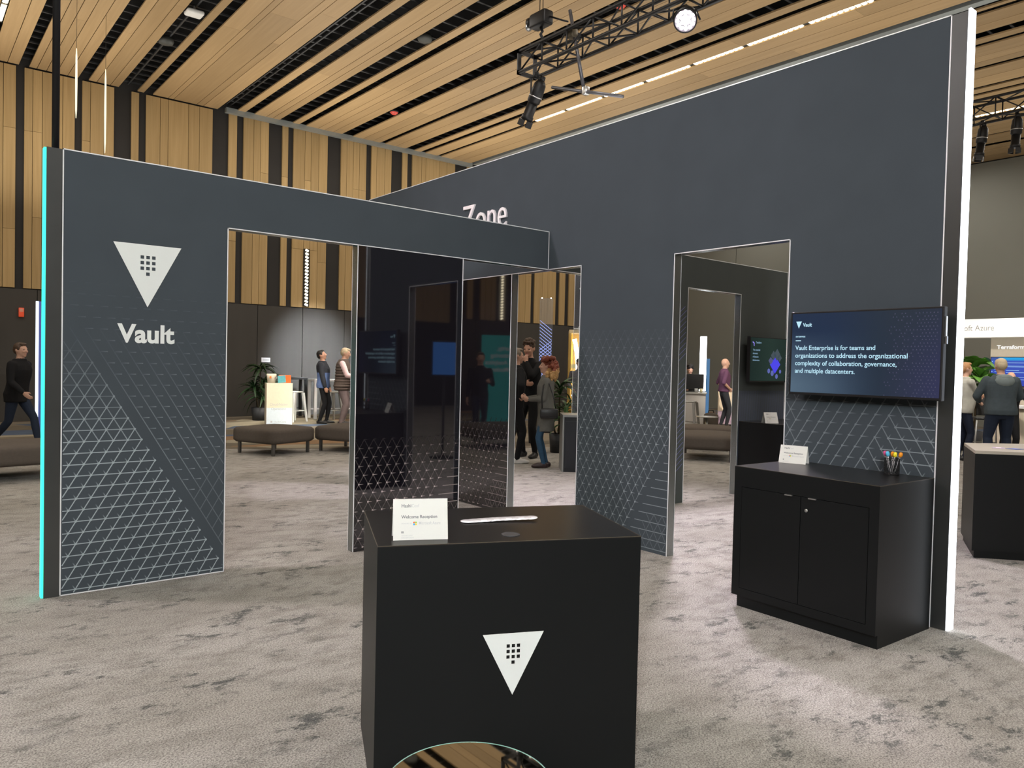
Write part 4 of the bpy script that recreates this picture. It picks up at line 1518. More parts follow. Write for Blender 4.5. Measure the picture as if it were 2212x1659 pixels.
# ------------------------------------------------------------------ pedestal and the boxes on it
PD = thing('pedestal', 'cream printed pedestal lit by a spotlight, holding a mug and boxes', 'pedestal', (6.72, 16.62, 0), math.radians(-14))
MB().box(-0.28, 0.28, -0.16, 0.16, 0, 0.955).build('body', mat('cream_board', (0.80, 0.72, 0.55), 0.55), PD)
MB().box(-0.285, 0.285, -0.165, 0.165, 0.955, 0.97).build('top_board', mat('cream_board_top', (0.80, 0.74, 0.60), 0.5), PD)
MB().box(-0.278, 0.278, -0.1615, -0.1605, 0.005, 0.42).build('pale_band', mat('pale_blue_print', (0.70, 0.78, 0.84), 0.55), PD)
text('Cloud-Native', 0.085, PALEINK, PD, (-0.21, -0.1622, 0.47), (1, 0, 0), (0, 0, 1), width=0.38)
text('Operations', 0.085, PALEINK, PD, (-0.18, -0.1622, 0.37), (1, 0, 0), (0, 0, 1), width=0.31)
text('HashiCorp', 0.055, PALEINK, PD, (-0.12, -0.1622, 0.09), (1, 0, 0), (0, 0, 1), width=0.26)
MB().box(-0.19, -0.15, -0.1628, -0.1622, 0.088, 0.13).build('print_mark', PALEINK, PD)
_pc, _ps = math.cos(math.radians(-14)), math.sin(math.radians(-14))


def pd(x, y, z=0.970):
    return (6.72 + x * _pc - y * _ps, 16.62 + x * _ps + y * _pc, z)


t = thing('cup', 'cream paper cup with an orange spot on the pedestal', 'cup', pd(-0.16, 0.0))
MB().lathe([(0.0, 0.0), (0.082, 0.0), (0.105, 0.16), (0.108, 0.19), (0.10, 0.205), (0.0, 0.205)], 24).build('body', mat('cream_paper', (0.82, 0.74, 0.60), 0.6), t)
MB().obox((-0.05, -0.088, 0.13), (0.06, 0.02, 0.05), Matrix.Rotation(0.5, 3, 'Z')).build('printed_spot', mat('orange_spot', (0.8, 0.25, 0.06), 0.6), t)
MB().obox((0.055, -0.088, 0.12), (0.07, 0.02, 0.05), Matrix.Rotation(-0.5, 3, 'Z')).build('printed_label', mat('label_grey', (0.22, 0.18, 0.15), 0.6), t)
o = MB()
o.obox((0, 0, 0.08), (0.17, 0.05, 0.16), Matrix.Rotation(math.radians(-6), 3, 'Y'))
bx_ = o.build('gift_box', mat('teal_box', (0.10, 0.36, 0.40), 0.5, var=0.25, scale=25), None, pd(0.055, -0.04, 0.9805), math.radians(-18))
tag(bx_, 'small teal patterned box on the pedestal', 'box', 'boxes on the pedestal')
bx_ = MB().rbox(-0.135, 0.135, -0.02, 0.02, 0, 0.18, 0.008, 2, smooth=False).build('gift_box', mat('orange_box', (0.80, 0.12, 0.02), 0.5, var=0.1), None, pd(0.14, 0.075), math.radians(-10))
tag(bx_, 'larger orange box leaning at the back of the pedestal', 'box', 'boxes on the pedestal')

# ------------------------------------------------------------------ bar table and stools at the back wall
WPOW = mat('white_powder_coat', (0.74, 0.75, 0.74), 0.4, 0.0, var=0.04)


def bar_table(label, x, y, rot, w=1.3, d=0.62, h=1.02, m=None, cat='table'):
    m = m or WPOW
    t = thing('bar_table', label, cat, (x, y, 0), rot)
    MB().rbox(-w / 2, w / 2, -d / 2, d / 2, h - 0.055, h, 0.008, 2, smooth=False).build('table_top', m, t)
    for sx in (-1, 1):
        for sy in (-1, 1):
            MB().obox((sx * (w / 2 - 0.04), sy * (d / 2 - 0.04), (h - 0.055) / 2), (0.07, 0.07, h - 0.055)).build('leg', m, t)
    MB().box(-w / 2 + 0.07, w / 2 - 0.07, d / 2 - 0.055, d / 2 - 0.025, 0.22, 0.25).build('foot_rail', m, t)
    return t


def tolix_stool(label, x, y, rot, m, h=0.74, group='bar stools'):
    t = thing('bar_stool', label, 'stool', (x, y, 0), rot, group)
    a, b_ = 0.15, 0.215
    MB().rbox(-a, a, -a, a, h - 0.035, h, 0.015, 3).build('seat', m, t)
    for sx in (-1, 1):
        for sy in (-1, 1):
            mb = MB()
            mb.add([(sx * (a - 0.005) + dx, sy * (a - 0.005) + dy, h - 0.034) for dx, dy in ((-.028, -.028), (.028, -.028), (.028, .028), (-.028, .028))] +
                   [(sx * b_ + dx, sy * b_ + dy, 0.0) for dx, dy in ((-.018, -.018), (.018, -.018), (.018, .018), (-.018, .018))],
                   [(0, 1, 2, 3), (7, 6, 5, 4), (0, 4, 5, 1), (1, 5, 6, 2), (2, 6, 7, 3), (3, 7, 4, 0)])
            mb.build('leg', m, t)
    z = 0.27
    r_ = a + (b_ - a) * (1 - z / h)
    for p0, p1 in (((-r_, -r_, z), (r_, -r_, z)), ((r_, -r_, z), (r_, r_, z)), ((r_, r_, z), (-r_, r_, z)), ((-r_, r_, z), (-r_, -r_, z))):
        MB().cyl(p0, p1, 0.009, seg=8).build('foot_rail', m, t)
    return t


bar_table('white high table behind the man in the blue jacket', 8.95, 18.35, math.radians(-8))
bar_table('dark high table beyond the cream pedestal', 7.98, 19.2, math.radians(-5), 0.95, 0.5, 1.04, mat('dark_table', (0.02, 0.02, 0.02), 0.4))
STM = mat('galvanised_steel', (0.42, 0.42, 0.40), 0.35, 0.75, var=0.08)
tolix_stool('white metal stool beside the cream pedestal', 7.55, 17.7, 0.3, WPOW)
tolix_stool('grey metal stool behind the legs of the man in the blue jacket', 8.45, 17.55, 0.1, STM)
tolix_stool('grey metal stool left of the man in the quilted vest', 9.10, 17.45, 0.1, STM)
tolix_stool('grey metal stool at the white reception desk in the right-hand doorway', 14.30, 11.12, 0.4, STM, 0.76)


# ------------------------------------------------------------------ plants
LEAFG = mat('leaf_green', (0.030, 0.085, 0.022), 0.45, var=0.35, scale=8)
LEAFL = mat('leaf_light', (0.10, 0.24, 0.04), 0.45, var=0.3, scale=6)
LEAFD = mat('leaf_dark', (0.015, 0.042, 0.014), 0.45, var=0.3, scale=8)
LEAFB = mat('leaf_brown', (0.09, 0.06, 0.022), 0.6, var=0.3, scale=8)
STEMM = mat('stem_brown', (0.07, 0.05, 0.025), 0.8, var=0.2)
POTM = mat('dark_pot', (0.022, 0.024, 0.028), 0.5, var=0.1)


def leaf(L_, w, droop, seg=6, fold=0.25):
    """blade starting at the origin along +x, drooping; returns verts/faces"""
    vs, fs = [], []
    for i in range(seg + 1):
        s = i / seg
        ww = w * math.sin(PI * min(1.0, 0.12 + 0.88 * s)) ** 0.8 if i < seg else 0.0
        x = L_ * (s - 0.12 * droop * s * s)
        z = L_ * (0.55 * s * (1 - 0.2 * droop) - droop * s * s)
        vs += [(x, -ww / 2, z + ww * fold), (x, 0, z), (x, ww / 2, z + ww * fold)]
    for i in range(seg):
        a = i * 3
        fs += [(a, a + 3, a + 4, a + 1), (a + 1, a + 4, a + 5, a + 2)]
    return vs, fs


def plant(label, x, y, heads, leaf_n, L_, w, m, pot_r=0.17, pot_h=0.36, droop=0.7, seed=1, stem_r=0.016, cat='plant'):
    rnd = random.Random(seed)
    t = thing('potted_plant', label, cat, (x, y, 0), 0, 'potted plants')
    MB().lathe([(0.0, 0.0), (pot_r * 0.85, 0.0), (pot_r, pot_h), (pot_r * 0.9, pot_h), (pot_r * 0.88, pot_h - 0.03), (0.0, pot_h - 0.03)], 24).build('pot', POTM, t)
    protos = []
    for k in range(4):
        vs, fs = leaf(L_ * (0.8 + 0.13 * k), w * (0.9 + 0.07 * k), droop * (0.75 + 0.17 * k))
        me = bpy.data.meshes.new('leaf')
        me.from_pydata(vs, [], fs)
        me.polygons.foreach_set('use_smooth', [True] * len(fs))
        me.materials.append(m)
        protos.append(me)
    for hx, hy, hz in heads:
        MB().tube([(hx * 0.25, hy * 0.25, pot_h - 0.04), (hx * 0.7, hy * 0.7, pot_h + (hz - pot_h) * 0.5), (hx, hy, hz)], [stem_r, stem_r * 0.85, stem_r * 0.6], 8).build('stem', STEMM, t)
        for i in range(leaf_n):
            o = bpy.data.objects.new('leaf', protos[rnd.randrange(4)])
            COL.objects.link(o)
            o.parent = t
            o.location = (hx, hy, hz - 0.30 * L_ * rnd.random() - 0.02)
            o.rotation_euler = (rnd.uniform(-0.3, 0.3), rnd.uniform(-0.75, 0.25), i * 2.399 + rnd.uniform(-0.3, 0.3))
    return t


plant('dark green dracaena by the back wall, left of the cream pedestal', 6.95, 18.35, [(0, 0, 1.35), (0.12, 0.05, 1.02), (-0.13, 0.02, 0.85), (0.02, -0.1, 0.62)], 26, 0.48, 0.055, LEAFD, 0.2, 0.32, 0.75, 3)
plant('green dracaena behind the red-haired woman', 8.95, 9.72, [(0.0, 0, 1.15), (0.12, -0.06, 0.85), (-0.18, 0.1, 0.9), (0.05, -0.10, 0.62)], 22, 0.48, 0.05, LEAFG, 0.17, 0.33, 0.85, 5)
plant('slender green plant left of the red-haired woman', 9.62, 11.10, [(0.0, 0, 1.25), (-0.1, 0.1, 0.95)], 18, 0.42, 0.05, LEAFG, 0.16, 0.33, 0.8, 9)
plant('broad-leaved fiddle-leaf plant in the sponsor booth', 16.62, 5.98, [(0, 0, 1.75), (0.12, 0.15, 1.4), (-0.12, -0.16, 1.5), (0.05, -0.05, 1.15)], 15, 0.38, 0.26, LEAFL, 0.2, 0.4, 0.55, 11)
plant('brownish bare-leaved plant at the left edge of the frame', 1.05, 16.9, [(0, 0, 1.55), (0.1, 0.1, 1.2), (-0.1, 0.05, 1.35)], 14, 0.36, 0.07, LEAFB, 0.18, 0.36, 0.8, 13)

# ------------------------------------------------------------------ white reception desk in the right-hand doorway
WDESK = mat('white_desk', (0.62, 0.60, 0.57), 0.5, var=0.03)
RD = thing('reception_desk', 'white reception desk in the right-hand doorway', 'desk', (15.14, 11.29, 0), math.radians(-52))
MB().box(-0.95, 0.0, 0.0, 0.6, 0, 0.90).build('body', WDESK, RD)
MB().box(-0.99, 0.03, -0.04, 0.64, 0.90, 0.94).build('desk_top', mat('desk_top_grey', (0.42, 0.42, 0.40), 0.4), RD)
MB().box(0.001, 0.010, 0.02, 0.58, 0.05, 0.87).build('side_panel', mat('desk_side', (0.55, 0.50, 0.52), 0.5), RD)


def rd(x, y, z):
    c, s = math.cos(math.radians(-52)), math.sin(math.radians(-52))
    return (15.14 + x * c - y * s, 11.29 + x * s + y * c, z)


t = thing('computer_monitor', 'black computer monitor seen from behind on the white desk', 'monitor', rd(-0.36, 0.25, 0.9405), math.radians(-52))
MB().rbox(-0.32, 0.32, -0.02, 0.02, 0.06, 0.44, 0.01, 2, smooth=False).build('panel', METAL_BLACK, t)
MB().box(-0.04, 0.04, 0.021, 0.05, 0.02, 0.25).build('neck', METAL_BLACK, t)
MB().rbox(-0.13, 0.13, -0.02, 0.14, 0, 0.02, 0.006, 2).build('stand', METAL_BLACK, t)
for i, (x, c, lab) in enumerate(((-0.10, (0.6, 0.55, 0.35), 'small cream cup at the end of the white desk'), (-0.22, (0.35, 0.36, 0.36), 'small grey cup near the end of the white desk'))):
    o = MB().lathe([(0.0, 0.0), (0.035, 0.0), (0.042, 0.09), (0.038, 0.09), (0.0, 0.08)], 16).build('cup', mat('desk_cup_%d' % i, c, 0.4), None, rd(x, 0.06, 0.9405))
    tag(o, lab, 'cup', 'cups on the white desk')
t = thing('floor_lamp', 'bright white light column standing on the end of the reception desk', 'lamp', rd(-0.07, 0.42, 0.9405), math.radians(-45))
MB().box(-0.075, 0.075, -0.03, 0.03, 0.02, 1.36).build('light_column', emis('light_column', (0.93, 0.97, 1.0), 9.0), t)
MB().box(-0.085, 0.085, -0.06, 0.06, 0, 0.02).build('base', METAL_BLACK, t)
t = thing('floor_lamp', 'slim blue light column beyond the bald man', 'lamp', (16.85, 12.15 + 0.35, 0))
MB().box(-0.028, 0.028, -0.03, 0.03, 0.05, 1.78).build('light_column', emis('light_column_blue', (0.10, 0.28, 0.55), 0.6), t)
MB().box(-0.15, 0.15, -0.15, 0.15, 0, 0.05).build('base', METAL_BLACK, t)
t = thing('backpack', 'brown backpack on the floor by the white desk', 'backpack', (14.88, 10.92, 0), math.radians(-52))
mb = MB()
cushion(mb, 0.34, 0.2, 0.0, 0.44, 0.05)
mb.build('bag', mat('olive_brown_nylon', (0.075, 0.06, 0.045), 0.8, var=0.2), t)
MB().rbox(-0.12, 0.12, -0.16, -0.08, 0.05, 0.22, 0.03, 3).build('front_pocket', mat('olive_brown_dark', (0.05, 0.04, 0.03), 0.8), t)
MB().tube([(-0.07, 0, 0.44), (-0.05, 0, 0.54), (0.05, 0, 0.54), (0.07, 0, 0.44)], 0.012, 8).build('handle', METAL_BLACK, t)
t = thing('side_table', 'small metal side table in front of the white desk', 'side table', (13.95, 10.35, 0))
MB().lathe([(0.0, 0.44), (0.24, 0.44), (0.24, 0.46), (0.0, 0.46)], 32).build('table_top', STM, t)
MB().cyl((0, 0, 0.02), (0, 0, 0.44), 0.03).build('column', STM, t)
MB().lathe([(0.0, 0.0), (0.2, 0.0), (0.2, 0.015), (0.0, 0.02)], 28).build('base', STM, t)
t = thing('poster_stand', 'cream sunset-printed poster board behind the bald man', 'poster', (17.35, 12.1, 0), math.radians(-40))
MB().box(-0.35, 0.35, -0.015, 0.015, 0.05, 1.0).build('board', mat('poster_cream', (0.80, 0.66, 0.48), 0.6), t)
MB().box(-0.345, 0.345, -0.0165, -0.0152, 0.055, 0.4).build('printed_base', mat('poster_mauve', (0.45, 0.33, 0.42), 0.6, var=0.4, scale=12), t)
MB().box(-0.3, 0.3, -0.12, 0.12, 0, 0.05).build('foot', METAL_BLACK, t)

# ------------------------------------------------------------------ things behind the second doorway
t = thing('display_cabinet', 'dark cabinet with steel top behind the red-haired woman', 'cabinet', (7.72, 7.92, 0), math.radians(-38))
MB().box(-0.26, 0.35, -0.25, 0.25, 0.0, 0.78).build('carcass', mat('navy_black', (0.012, 0.014, 0.018), 0.4), t)
MB().box(-0.24, 0.33, -0.262, -0.2501, 0.06, 0.72).build('door', mat('navy_black_door', (0.015, 0.017, 0.022), 0.35), t)
MB().box(-0.285, 0.375, -0.275, 0.275, 0.78, 0.81).build('worktop', mat('steel_top', (0.35, 0.36, 0.36), 0.3, 0.6), t)
MB().box(-0.285, -0.262, -0.25, 0.25, 0.0, 0.78).build('side_panel', mat('steel_side', (0.30, 0.31, 0.30), 0.35, 0.6), t)
t = thing('line_art_banner', 'tall clear sheet printed with glowing blue line pattern beyond the talking group', 'banner', (11.27, 12.75, 0), math.radians(-40))
CLEAR = mat('clear_acrylic', (0.80, 0.85, 0.95), 0.05, 0.0, var=0.02, trans=0.9, ior=1.05, spec=0.3)
MB().box(-0.15, 0.15, -0.012, 0.012, 0.03, 3.0).build('acrylic_sheet', CLEAR, t)
bl = emis('blue_line_glow', (0.38, 0.46, 0.95), 0.9)
mb = MB()
R45 = Matrix.Rotation(math.radians(40), 3, 'Y')
for k in range(18):
    z = 1.12 + k * 0.075
    n = 0.13
    mb.obox((0, -0.016, z), (0.34, 0.004, 0.012), Matrix.Rotation(math.radians(38), 3, 'Y'))
    if 1.25 < z < 2.0:
        mb.obox((0, -0.018, z), (0.34, 0.004, 0.012), Matrix.Rotation(math.radians(-38), 3, 'Y'))
tag(mb.build('line_print', bl, t), kind='stuff')
MB().box(-0.15, 0.15, -0.1, 0.1, 0, 0.03).build('base', METAL_BLACK, t)
for sx in (-0.1, 0.1):
    MB().ell((sx, -0.02, 3.0), (0.014, 0.014, 0.014), 8, 6).build('light_bead', emis('bead', (1, 0.95, 0.85), 6.0), t)
t = thing('lit_booth', 'amber-lit booth alcove with arched light beyond the red-haired woman', 'booth', (13.50, 13.20, 0), math.radians(-42))
AMB = mat('amber_board', (0.62, 0.42, 0.12), 0.6)
MB().box(-0.75, 0.75, 0.45, 0.5, 0, 2.30).build('back_panel', AMB, t)
MB().box(-0.80, -0.75, -0.4, 0.5, 0, 2.3).build('side_panel', AMB, t)
MB().box(0.75, 0.80, -0.4, 0.5, 0, 2.3).build('side_panel', mat('teal_board', (0.03, 0.10, 0.14), 0.5), t)
MB().box(-0.80, 0.80, -0.4, 0.5, 2.3, 2.38).build('header', mat('cream_header', (0.7, 0.55, 0.3), 0.5), t)
MB().tube([(-0.66 + 0.10 * math.sin(PI * k / 10), 0.1, 0.75 + 1.42 * k / 10) for k in range(11)], 0.055, 10).build('arched_light', emis('arch_light', (1.0, 0.93, 0.72), 9.0), t)
MB().rbox(-0.65, 0.65, -0.3, 0.2, 0.0, 0.72, 0.01, 2, smooth=False).build('counter', METAL_BLACK, t)
MB().box(-0.745, 0.745, 0.43, 0.449, 1.45, 1.55).build('shelf_band', mat('green_grey_band', (0.22, 0.23, 0.14), 0.6), t)
l = bpy.data.lights.new('booth_glow', 'POINT')
l.energy = 40
l.color = (1.0, 0.72, 0.32)
l.shadow_soft_size = 0.15
lo = bpy.data.objects.new('booth_glow', l)
COL.objects.link(lo)
lo.location = (0, 0.0, 2.2)
lo.parent = t
# clear panel with hexagon line print and a round standoff
t = thing('glass_panel', 'clear panel with hexagon outlines and a round standoff at the doorway edge', 'glass panel', (8.60, 8.87, 0), math.radians(-38))
MB().box(-0.115, 0.40, -0.006, 0.006, 0.03, 3.05).build('acrylic_sheet', CLEAR, t)
MB().box(-0.122, -0.1151, -0.008, 0.008, 0.03, 3.05).build('edge_strip', FRAME, t)
MB().box(-0.12, 0.4, -0.12, 0.12, 0.0, 0.03).build('base', METAL_BLACK, t)
hx = MB()
for k, (cx, cz, r) in enumerate(((0.03, 2.75, 0.07), (0.05, 2.5, 0.08), (0.02, 2.3, 0.045), (0.06, 1.25, 0.06), (0.1, 1.4, 0.07), (0.08, 1.12, 0.04), (0.0, 1.75, 0.06), (0.02, 2.1, 0.08))):
    for a in range(6):
        p = [(cx + r * math.cos(a2 * PI / 3), -0.009, cz + r * math.sin(a2 * PI / 3)) for a2 in (a, a + 1)]
        hx.cyl(p[0], p[1], 0.003, seg=4)
tag(hx.build('line_print', WHITE_PAINT, t), kind='stuff')
MB().cyl((-0.115, -0.01, 2.10), (-0.03, -0.05, 2.10), 0.010).build('standoff', WHITE_PAINT, t)
MB().ell((-0.01, -0.05, 2.10), (0.034, 0.034, 0.034), 12, 8).build('standoff_knob', WHITE_PAINT, t)

# ------------------------------------------------------------------ left edge: lit blue panel, alarm, poster
t = thing('light_panel', 'blue-white edge-lit panel behind the teal strip at far left', 'light panel', (1.852, 14.75, 0), 0)
MB().box(0.0, 0.28, 0.0, 0.06, 0.02, 2.37).build('board', mat('blue_board', (0.10, 0.14, 0.42), 0.5, emit=(0.10, 0.14, 0.5), estr=0.25), t)
MB().box(-0.036, 0.0, 0.0, 0.06, 0.02, 2.37).build('light_edge', emis('edge_cool', (0.75, 0.88, 1.0), 2.5), t)
MB().box(-0.055, 0.28, -0.1, 0.16, 0.0, 0.02).build('base', METAL_BLACK, t)
t = thing('wall_alarm', 'small red alarm box on the dark wall at far left', 'alarm', (2.15, RY1 - 0.04, 2.30), 0)
MB().rbox(-0.05, 0.05, -0.06, 0.0, 0, 0.2, 0.012, 2).build('housing', mat('alarm_red', (0.72, 0.08, 0.03), 0.4, emit=(0.8, 0.1, 0.04), estr=0.25), t)
MB().box(-0.035, 0.035, -0.066, -0.0601, 0.11, 0.18).build('lens', mat('alarm_lens', (0.8, 0.35, 0.25), 0.3), t)
for x, z, w, h, lab in ((7.62, 1.42, 0.24, 0.12, 'white wall notice above the dark dracaena'), (6.45, 0.95, 0.10, 0.13, 'white wall switch left of the dark dracaena')):
    t = thing('wall_plate', lab, 'wall plate', (x, RY1 - 0.04, z), 0, 'white plates on the dark wall')
    MB().rbox(-w / 2, w / 2, -0.02, 0, 0, h, 0.006, 2, smooth=False).build('plate', WHITE_PAINT, t)
    MB().box(-w * 0.35, w * 0.35, -0.0225, -0.0201, h * 0.3, h * 0.7).build('insert', mat('plate_insert', (0.6, 0.6, 0.6), 0.4), t)

# teal banner left of the frame, mirrored in the glossy panel
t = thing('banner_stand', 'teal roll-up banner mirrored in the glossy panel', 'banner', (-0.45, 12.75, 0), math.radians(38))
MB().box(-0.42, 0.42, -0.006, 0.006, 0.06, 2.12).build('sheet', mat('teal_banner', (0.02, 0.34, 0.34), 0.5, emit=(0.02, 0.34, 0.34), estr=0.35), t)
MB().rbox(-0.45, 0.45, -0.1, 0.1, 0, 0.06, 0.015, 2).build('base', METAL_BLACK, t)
for i, s in enumerate(('Security,', 'Monitoring', 'and Analytics', 'for Modern IT')):
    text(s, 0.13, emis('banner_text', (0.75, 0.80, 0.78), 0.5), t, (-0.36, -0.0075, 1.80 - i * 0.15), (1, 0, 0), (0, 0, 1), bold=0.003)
t = thing('display_screen', 'bright blue tablet stand mirrored in the black panel', 'screen', (6.75, 0.75, 0), math.radians(214))
MB().rbox(-0.2, 0.2, -0.03, 0.0, 1.30, 1.85, 0.01, 2, smooth=False).build('bezel', METAL_BLACK, t)
screen_grid(t, -0.18, 0.18, 1.32, 1.83, -0.031, lambda u, v: (0.08, 0.30, 0.9), 2, 2)
MB().cyl((0, 0.0, 0.02), (0, 0.0, 1.3), 0.02).build('pole', METAL_BLACK, t)
MB().lathe([(0, 0), (0.2, 0), (0.2, 0.02), (0, 0.02)], 24).build('base', METAL_BLACK, t)

# ------------------------------------------------------------------ sponsor booth on the right
SB = thing('sponsor_booth', 'white-topped sponsor booth with lettered beige panel and blue screen', 'booth', (16.9, 5.3, 0), -PI / 2)
# local x = -Y, front -y = -X
MB().box(-1.6, 3.4, -0.05, 0.35, 2.27, 2.63).build('header', mat('white_header', (0.9, 0.9, 0.88), 0.5, emit=(1, 0.97, 0.92), estr=0.6), SB)
MB().box(-0.56, 3.4, 0.20, 0.35, 0.0, 2.27).build('beige_panel', mat('beige_panel', (0.60, 0.53, 0.43), 0.6, var=0.05), SB)
MB().box(-1.6, -1.45, 0.05, 0.30, 0.0, 2.27).build('post', WHITE_PAINT, SB)
text('Microsoft Azure', 0.165, mat('header_grey', (0.55, 0.55, 0.55), 0.5), SB, (-1.37, -0.053, 2.395), (1, 0, 0), (0, 0, 1), width=0.93)
text('Terraform on Azure', 0.105, emis('booth_text', (1, 0.98, 0.95), 1.0), SB, (-0.45, 0.196, 2.04), (1, 0, 0), (0, 0, 1), bold=0.003, width=0.96)


def scr_azure(u, v):
    if v > 0.93:
        return (0.02, 0.35, 0.75) if u > 0.12 else (0.05, 0.10, 0.35)
    return mixc((0.035, 0.06, 0.42), (0.05, 0.10, 0.50), v)


TV3 = thing('television', 'blue-lit television behind the man in the grey hoodie', 'television', (16.9 + 0.195, 5.33, 1.30), -PI / 2, 'wall televisions')
MB().rbox(-0.51, 0.51, -0.05, 0.0, 0, 0.58, 0.006, 2, smooth=False).build('bezel', METAL_BLACK, TV3)
screen_grid(TV3, -0.497, 0.497, 0.012, 0.568, -0.0506, scr_azure, 25, 15)
cyan = emis('scr_cyan', (0.35, 0.62, 0.95), 0.9)
mb = MB()
for r in range(9):
    z = 0.48 - r * 0.05
    mb.box(-0.485, -0.465, -0.052, -0.0511, z, z + 0.016)
    mb.box(-0.43, -0.43 + 0.04 * (1 + r % 3), -0.052, -0.0511, z, z + 0.010)
for x0, x1, z in ((-0.23, 0.08, 0.46), (-0.23, 0.35, 0.40), (-0.23, 0.35, 0.38), (-0.23, 0.0, 0.31), (-0.23, 0.35, 0.27), (-0.23, 0.35, 0.18), (-0.23, 0.23, 0.13)):
    mb.box(x0, x1, -0.052, -0.0511, z, z + 0.008)
mb.box(0.343, 0.35, -0.052, -0.0511, 0.18, 0.27)
tag(mb.build('screen_lines', cyan, TV3), kind='stuff')
# high table, chair and counters in front of it
t = thing('booth_counter', 'white booth counter between the two men at the right', 'counter', (15.6, 4.55, 0), -PI / 2)
MB().box(-0.45, 1.6, -0.28, 0.28, 0.0, 0.94).build('body', mat('counter_cream', (0.62, 0.55, 0.43), 0.5), t)
MB().box(-0.52, 1.65, -0.32, 0.32, 0.94, 0.98).build('worktop', WHITE_PAINT, t)
t = thing('booth_counter', 'white counter end just right of the glowing white strip', 'counter', (14.1, 5.75, 0), -PI / 2)
MB().box(-0.55, 0.13, -0.25, 0.25, 0.0, 0.94).build('body', WHITE_PAINT, t)
MB().box(-0.58, 0.17, -0.28, 0.28, 0.94, 0.98).build('worktop', WHITE_PAINT, t)
t = thing('bar_chair', 'dark-backed metal bar chair beside the man in the grey polo', 'chair', (15.10, 5.20, 0), math.radians(120), 'bar chairs')
MB().rbox(-0.2, 0.2, -0.2, 0.2, 0.72, 0.76, 0.015, 2).build('seat', mat('dark_seat', (0.03, 0.03, 0.03), 0.5), t)
MB().rbox(-0.2, 0.2, 0.17, 0.20, 0.80, 1.12, 0.012, 2).build('backrest', mat('dark_seat', (0.03, 0.03, 0.03), 0.5), t)
for sx in (-1, 1):
    for sy in (-1, 1):
        MB().cyl((sx * 0.18, sy * 0.18, 0.72), (sx * 0.22, sy * 0.22, 0), 0.014, seg=8).build('leg', STM, t)
MB().cyl((-0.2, -0.2, 0.3), (0.2, -0.2, 0.3), 0.01, seg=8).build('foot_rail', STM, t)
bar_table('steel-framed high table behind the man in the grey polo', 15.62, 6.02, math.radians(10), 0.9, 0.6, 1.08, mat('steel_table', (0.22, 0.21, 0.19), 0.4, 0.5))
for i, (x, y, r, c, lab) in enumerate(((7.32, 2.42, 0.3, (0.55, 0.45, 0.60), 'pink-grey leaflet on the pale cabinet top, left'), (7.36, 2.31, -0.2, (0.10, 0.14, 0.38), 'dark blue leaflet on the pale cabinet top, middle'),
                                      (7.45, 2.19, 0.5, (0.25, 0.50, 0.62), 'light blue leaflet on the pale cabinet top, right'))):
    t = thing('leaflet', lab, 'leaflet', (x, y, 0.8856), r, 'leaflets on the pale cabinet top')
    MB().box(-0.06, 0.06, -0.045, 0.045, 0, 0.003).build('sheet', mat('leaflet_%d' % i, c, 0.5, var=0.3, scale=30), t)
    MB().box(-0.03, 0.035, -0.02, 0.02, 0.0031, 0.0036).build('printed_panel', mat('leaflet_print_%d' % i, tuple(min(1, q * 1.7 + 0.1) for q in c), 0.5), t)

# ------------------------------------------------------------------ people
SKIN = mat('skin_light', (0.50, 0.29, 0.205), 0.55, var=0.06)
SKIN2 = mat('skin_warm', (0.46, 0.25, 0.17), 0.55, var=0.06)
PEOPLE = []


def loft(mb, rings, mi, seg=20):
    """closed stack of ellipses: (centre Vector, half depth x, half width y)"""
    vs, fs = [], []
    for c, hd, hw in rings:
        for k in range(seg):
            a = 2 * PI * k / seg
            ca, sa = math.cos(a), math.sin(a)
            vs.append((c[0] + hd * math.copysign(abs(ca) ** 0.85, ca), c[1] + hw * math.copysign(abs(sa) ** 0.85, sa), c[2]))
    n = len(rings)
    for i in range(n - 1):
        for k in range(seg):
            a, b_ = i * seg + k, i * seg + (k + 1) % seg
            fs.append((a, b_, b_ + seg, a + seg))
    fs.append(tuple(range(seg - 1, -1, -1)))
    fs.append(tuple((n - 1) * seg + k for k in range(seg)))
    mb.add(vs, fs, mi, True)


def limb(mb, a, b_, r0, r1, mi, bulge=0.0, seg=12):
    a, b_ = Vector(a), Vector(b_)
    pts, rr = [], []
    for s in (0, 0.15, 0.35, 0.6, 0.85, 1.0):
        pts.append(a.lerp(b_, s))
        rr.append(r0 + (r1 - r0) * s + bulge * math.sin(PI * min(1, s * 1.3)))
    mb.tube(pts, rr, seg, mi)
    mb.ell(a, (r0, r0, r0), 10, 7, mi=mi)
    mb.ell(b_, (r1, r1, r1), 10, 7, mi=mi)


def ik(a, t, l1, l2, pole):
    a, t, pole = Vector(a), Vector(t), Vector(pole)
    d = t - a
    L_ = min(d.length, (l1 + l2) * 0.999)
    d.normalize()
    t = a + d * L_
    x = (l1 * l1 - l2 * l2 + L_ * L_) / (2 * L_)
    h = math.sqrt(max(0, l1 * l1 - x * x))
    p = pole - d * pole.dot(d)
    if p.length < 1e-6:
        p = d.orthogonal()
    p.normalize()
    return a + d * x + p * h, t


